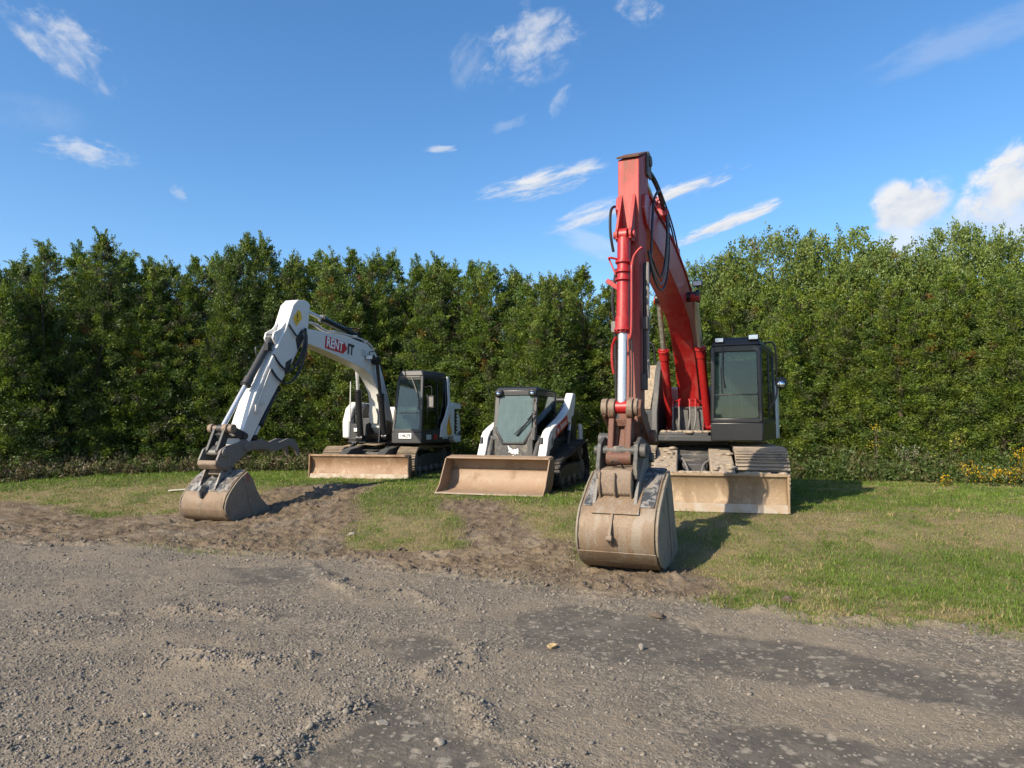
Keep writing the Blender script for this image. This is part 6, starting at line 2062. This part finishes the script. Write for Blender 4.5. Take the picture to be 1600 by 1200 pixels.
def flower_plant(label, px, py, H, seed, spread, nst, name='goldenrod_plant', cat='flowering plant', group='goldenrod by the hedge', petal=(0.55, 0.34, 0.012), dense=0.6):
    global rng
    rng = np.random.default_rng(seed)
    x, y = gp(px, py)
    e = empty(name, (x, y, float(rise(x, y))))
    tag(e, label, cat, group)
    tips = np.stack([rng.normal(0, spread, nst), rng.normal(0, spread * 0.6, nst), H * rng.uniform(0.65, 1.0, nst)], -1)
    k = 30
    per = np.repeat(np.arange(nst), k)
    u = rng.uniform(0.05, 0.95, nst * k)
    c = tips[per] * np.stack([u ** 1.4, u ** 1.4, u], -1) + rng.normal(0, 0.03, (nst * k, 3)); c[:, 2] = np.maximum(c[:, 2], 0.01)
    ax = rng.normal(0, 0.6, (nst * k, 3)) + np.array([0, 0, 0.4]); ax /= np.linalg.norm(ax, axis=1)[:, None]
    l = rng.uniform(0.05, 0.11, nst * k)
    gcol = K_R[rng.integers(0, 5, nst * k)]
    V1, F1, C1 = leaves(c, ax, l, l * 0.16, gcol)
    zz = np.zeros(nst)
    mb = MB()
    for t in tips:
        mb.tube([(0, 0, -0.02), (t[0] * 0.4, t[1] * 0.4, t[2] * 0.55), tuple(t)], 0.006, 5, 3)
    st = mb.build('stem', 'bark', e, 0)
    tag(link('leaves', raw_mesh('leaves', V1, F1, 4, 'foliage', {'col': C1}), e), kind='stuff')
    k = int(70 * dense)
    per = np.repeat(np.arange(nst), k)
    c = tips[per] + np.stack([rng.normal(0, 0.055, nst * k), rng.normal(0, 0.055, nst * k), rng.normal(-0.03, 0.07, nst * k)], -1)
    ax = rng.normal(0, 1, (nst * k, 3)) + np.array([0, 0, 0.5]); ax /= np.linalg.norm(ax, axis=1)[:, None]
    l = rng.uniform(0.018, 0.04, nst * k)
    col = np.array(petal) * rng.uniform(0.75, 1.2, (nst * k, 1))
    V, Fq, C = leaves(c, ax, l, l * 0.4, col)
    tag(link('flowers', raw_mesh('flowers', V, Fq, 4, 'foliage', {'col': C}), e), kind='stuff')


flower_plant('tall goldenrod with yellow plumes cut by the right photo edge', 1602, 762, 0.75, 1, 0.10, 5)
flower_plant('low bushy goldenrod in full yellow bloom near the right edge', 1580, 762, 0.34, 2, 0.13, 6)
flower_plant('goldenrod clump with a yellow head left of the low bushy one', 1548, 761, 0.38, 3, 0.07, 4)
flower_plant('small lone goldenrod with one orange-yellow head in brown weeds', 1512, 760, 0.46, 4, 0.08, 3)
flower_plant('tiny yellow flower at the lawn edge left of the goldenrods', 1483, 762, 0.20, 5, 0.07, 3)
flower_plant('pale green budding weed stalks below the dark hedge gap on the right', 1485, 752, 1.05, 6, 0.18, 9, 'weed_stalk', 'weed', 'tall weeds by the hedge', (0.30, 0.30, 0.05), 0.6)
flower_plant('white flowered weed bush among the greens right of the red cab', 1420, 752, 0.85, 7, 0.25, 12, 'flowering_weed', 'weed', 'tall weeds by the hedge', (0.28, 0.29, 0.20), 0.25)
flower_plant('tall dry brown weed with seed head against the hedge at left', 100, 738, 1.25, 8, 0.10, 5, 'seed_weed', 'weed', 'tall weeds by the hedge', (0.26, 0.20, 0.10), 0.6)
flower_plant('yellow tipped weed spike in front of the dark hedge right of the red cab', 1372, 752, 1.25, 9, 0.05, 3, 'weed_spike', 'weed', 'tall weeds by the hedge', (0.42, 0.33, 0.03), 0.6)

# ------------------------------------------------------------------ light
SUN_AZ = 228.0      # degrees clockwise from +Y
SUN_EL = 34.0
az, el = R(SUN_AZ), R(SUN_EL)
to_sun = Vector((math.sin(az) * math.cos(el), math.cos(az) * math.cos(el), math.sin(el)))
sl = bpy.data.lights.new('sun', 'SUN')
sl.energy = 4.2
sl.angle = R(0.5)
sl.color = (1.0, 0.88, 0.70)
so = bpy.data.objects.new('sun', sl)
COL.objects.link(so)
so.rotation_euler = to_sun.to_track_quat('Z', 'Y').to_euler()

world = bpy.data.worlds.new('World')
scene.world = world
world.use_nodes = True
nt = world.node_tree
nt.nodes.clear()
out = N(nt, 'ShaderNodeOutputWorld')
bg = N(nt, 'ShaderNodeBackground')
sky = N(nt, 'ShaderNodeTexSky')
sky.sky_type = 'NISHITA'
sky.sun_disc = False
sky.sun_elevation = el
sky.sun_rotation = az
sky.altitude = 200
sky.air_density = 1.0
sky.dust_density = 1.0
sky.ozone_density = 3.0
bg.inputs['Strength'].default_value = 0.11
tcw = N(nt, 'ShaderNodeTexCoord').outputs['Generated']
hsv = N(nt, 'ShaderNodeHueSaturation')
hsv.inputs["Saturation"].default_value = 1.22
hsv.inputs['Value'].default_value = 1.08
nt.links.new(sky.outputs[0], hsv.inputs['Color'])
col = hsv.outputs[0]


def dotn(a, v):
    n = nt.nodes.new('ShaderNodeVectorMath'); n.operation = 'DOT_PRODUCT'
    nt.links.new(a, n.inputs[0]); n.inputs[1].default_value = v
    return n.outputs['Value']


def cloud(px, py, w, h, ang, dens, nscale, stretch, lo, hi, seed, edge=0.9, bright=4.6, nang=None):
    """a cloud hung in a fixed direction of the sky; w, h half sizes as angles"""
    global col
    n = ray(px, py).normalized()
    rt = n.cross(Vector((0, 0, 1))).normalized()
    up = rt.cross(n)
    a = R(ang)
    r2 = rt * math.cos(a) + up * math.sin(a)
    u2 = up * math.cos(a) - rt * math.sin(a)
    dn = dotn(tcw, n)
    x = mathn(nt, 'DIVIDE', dotn(tcw, r2), dn)
    y = mathn(nt, 'DIVIDE', dotn(tcw, u2), dn)
    cx = N(nt, 'ShaderNodeCombineXYZ')
    k = F / 1000.0
    nt.links.new(mathn(nt, 'MULTIPLY', x, nscale / stretch), cx.inputs[0])
    nt.links.new(mathn(nt, 'MULTIPLY', y, nscale), cx.inputs[1])
    cx.inputs[2].default_value = seed * 3.17
    nz = noise(nt, cx.outputs[0], 1.0, 10, 0.62, 0.35)
    # the outline wanders with a broad noise
    wx = mathn(nt, 'DIVIDE', x, w); wy = mathn(nt, 'DIVIDE', y, h)
    d = mathn(nt, 'SQRT', mathn(nt, 'ADD', mathn(nt, 'MULTIPLY', wx, wx), mathn(nt, 'MULTIPLY', wy, wy)))
    base = mathn(nt, 'SUBTRACT', 1.0, d)
    v = mathn(nt, 'ADD', mathn(nt, 'MULTIPLY', base, edge), mathn(nt, 'MULTIPLY', mathn(nt, 'SUBTRACT', nz, 0.5), 2.6))
    al = maprange(nt, v, lo, hi)
    al = mathn(nt, 'MULTIPLY', al, maprange(nt, base, -0.05, 0.35))
    al = mathn(nt, 'MULTIPLY', al, mathn(nt, 'GREATER_THAN', dn, 0.2))
    al = mathn(nt, 'MULTIPLY', al, dens, True)
    shade = mixc(nt, maprange(nt, mathn(nt, 'ADD', nz, mathn(nt, 'MULTIPLY', wy, 0.25)), 0.3, 0.7), tuple(bright * c for c in (0.74, 0.80, 0.90)), tuple(bright * c for c in (1.0, 1.0, 1.0)))
    col = mixc(nt, al, col, shade)


u = 1 / F
cloud(105, 46, 66 * u, 22 * u, -14, 0.60, 40, 1.7, 0.25, 1.05, 1)
cloud(118, 92, 78 * u, 40 * u, -34, 0.50, 34, 1.6, 0.20, 1.1, 2)
cloud(35, 50, 75 * u, 18 * u, -42, 0.60, 36, 2.2, 0.2, 1.1, 3)
cloud(132, 238, 66 * u, 24 * u, 0, 0.62, 42, 1.9, 0.2, 1.0, 4)
cloud(284, 300, 18 * u, 13 * u, -20, 0.30, 60, 1.5, 0.1, 0.9, 5)
cloud(825, 70, 90 * u, 60 * u, 20, 0.62, 34, 1.3, 0.12, 1.05, 6)
cloud(735, 95, 50 * u, 40 * u, 60, 0.18, 36, 1.8, 0.1, 1.0, 7)
cloud(875, 158, 34 * u, 16 * u, 60, 0.26, 50, 1.8, 0.2, 1.0, 8)
cloud(1000, 12, 40 * u, 30 * u, -10, 0.50, 40, 1.3, 0.15, 1.0, 9)
cloud(690, 232, 34 * u, 8 * u, 6, 0.55, 90, 3.2, 0.2, 0.9, 10)
cloud(845, 286, 115 * u, 26 * u, 12, 0.90, 80, 4.5, 0.10, 0.9, 11)
cloud(905, 265, 50 * u, 12 * u, 22, 0.70, 80, 4.5, 0.10, 0.9, 31)
cloud(790, 195, 46 * u, 14 * u, 14, 0.18, 50, 2.4, 0.15, 0.9, 12)
cloud(1065, 298, 110 * u, 17 * u, 17, 0.95, 90, 4.5, 0.10, 0.85, 13)
cloud(930, 336, 90 * u, 22 * u, 16, 0.75, 80, 4.5, 0.10, 0.9, 14)
cloud(1130, 350, 115 * u, 13 * u, 18, 0.95, 100, 5.0, 0.05, 0.75, 15)
cloud(930, 385, 90 * u, 22 * u, -20, 0.28, 45, 4.0, 0.1, 0.9, 16)
cloud(1418, 318, 60 * u, 40 * u, 16, 0.95, 34, 1.25, -0.15, 0.45, 17)
cloud(1575, 285, 76 * u, 46 * u, 38, 0.95, 34, 1.3, -0.05, 0.6, 18)
cloud(1560, 350, 190 * u, 62 * u, 8, 0.72, 24, 1.6, -0.35, 0.85, 19)
cloud(822, 446, 24 * u, 14 * u, 10, 0.9, 50, 1.3, 0.0, 0.6, 20)
cloud(1520, 60, 150 * u, 34 * u, 6, 0.18, 24, 2.6, 0.0, 1.0, 21)
cloud(40, 185, 90 * u, 34 * u, 10, 0.10, 24, 1.6, 0.0, 1.0, 22)
nt.links.new(col, bg.inputs['Color'])
nt.links.new(bg.outputs[0], out.inputs['Surface'])

# ------------------------------------------------------------------ render settings
scene.view_settings.view_transform = 'Standard'
scene.view_settings.look = 'None'
scene.view_settings.exposure = 0.84
scene.view_settings.gamma = 1.0
scene.render.engine = 'CYCLES'
scene.cycles.max_bounces = 4
scene.cycles.diffuse_bounces = 3
scene.cycles.glossy_bounces = 2
scene.cycles.transparent_max_bounces = 10
scene.cycles.use_adaptive_sampling = True
scene.cycles.adaptive_threshold = 0.02
scene.cycles.use_denoising = True
scene.cycles.sample_clamp_indirect = 6.0
scene.cycles.caustics_reflective = False
scene.cycles.caustics_refractive = False
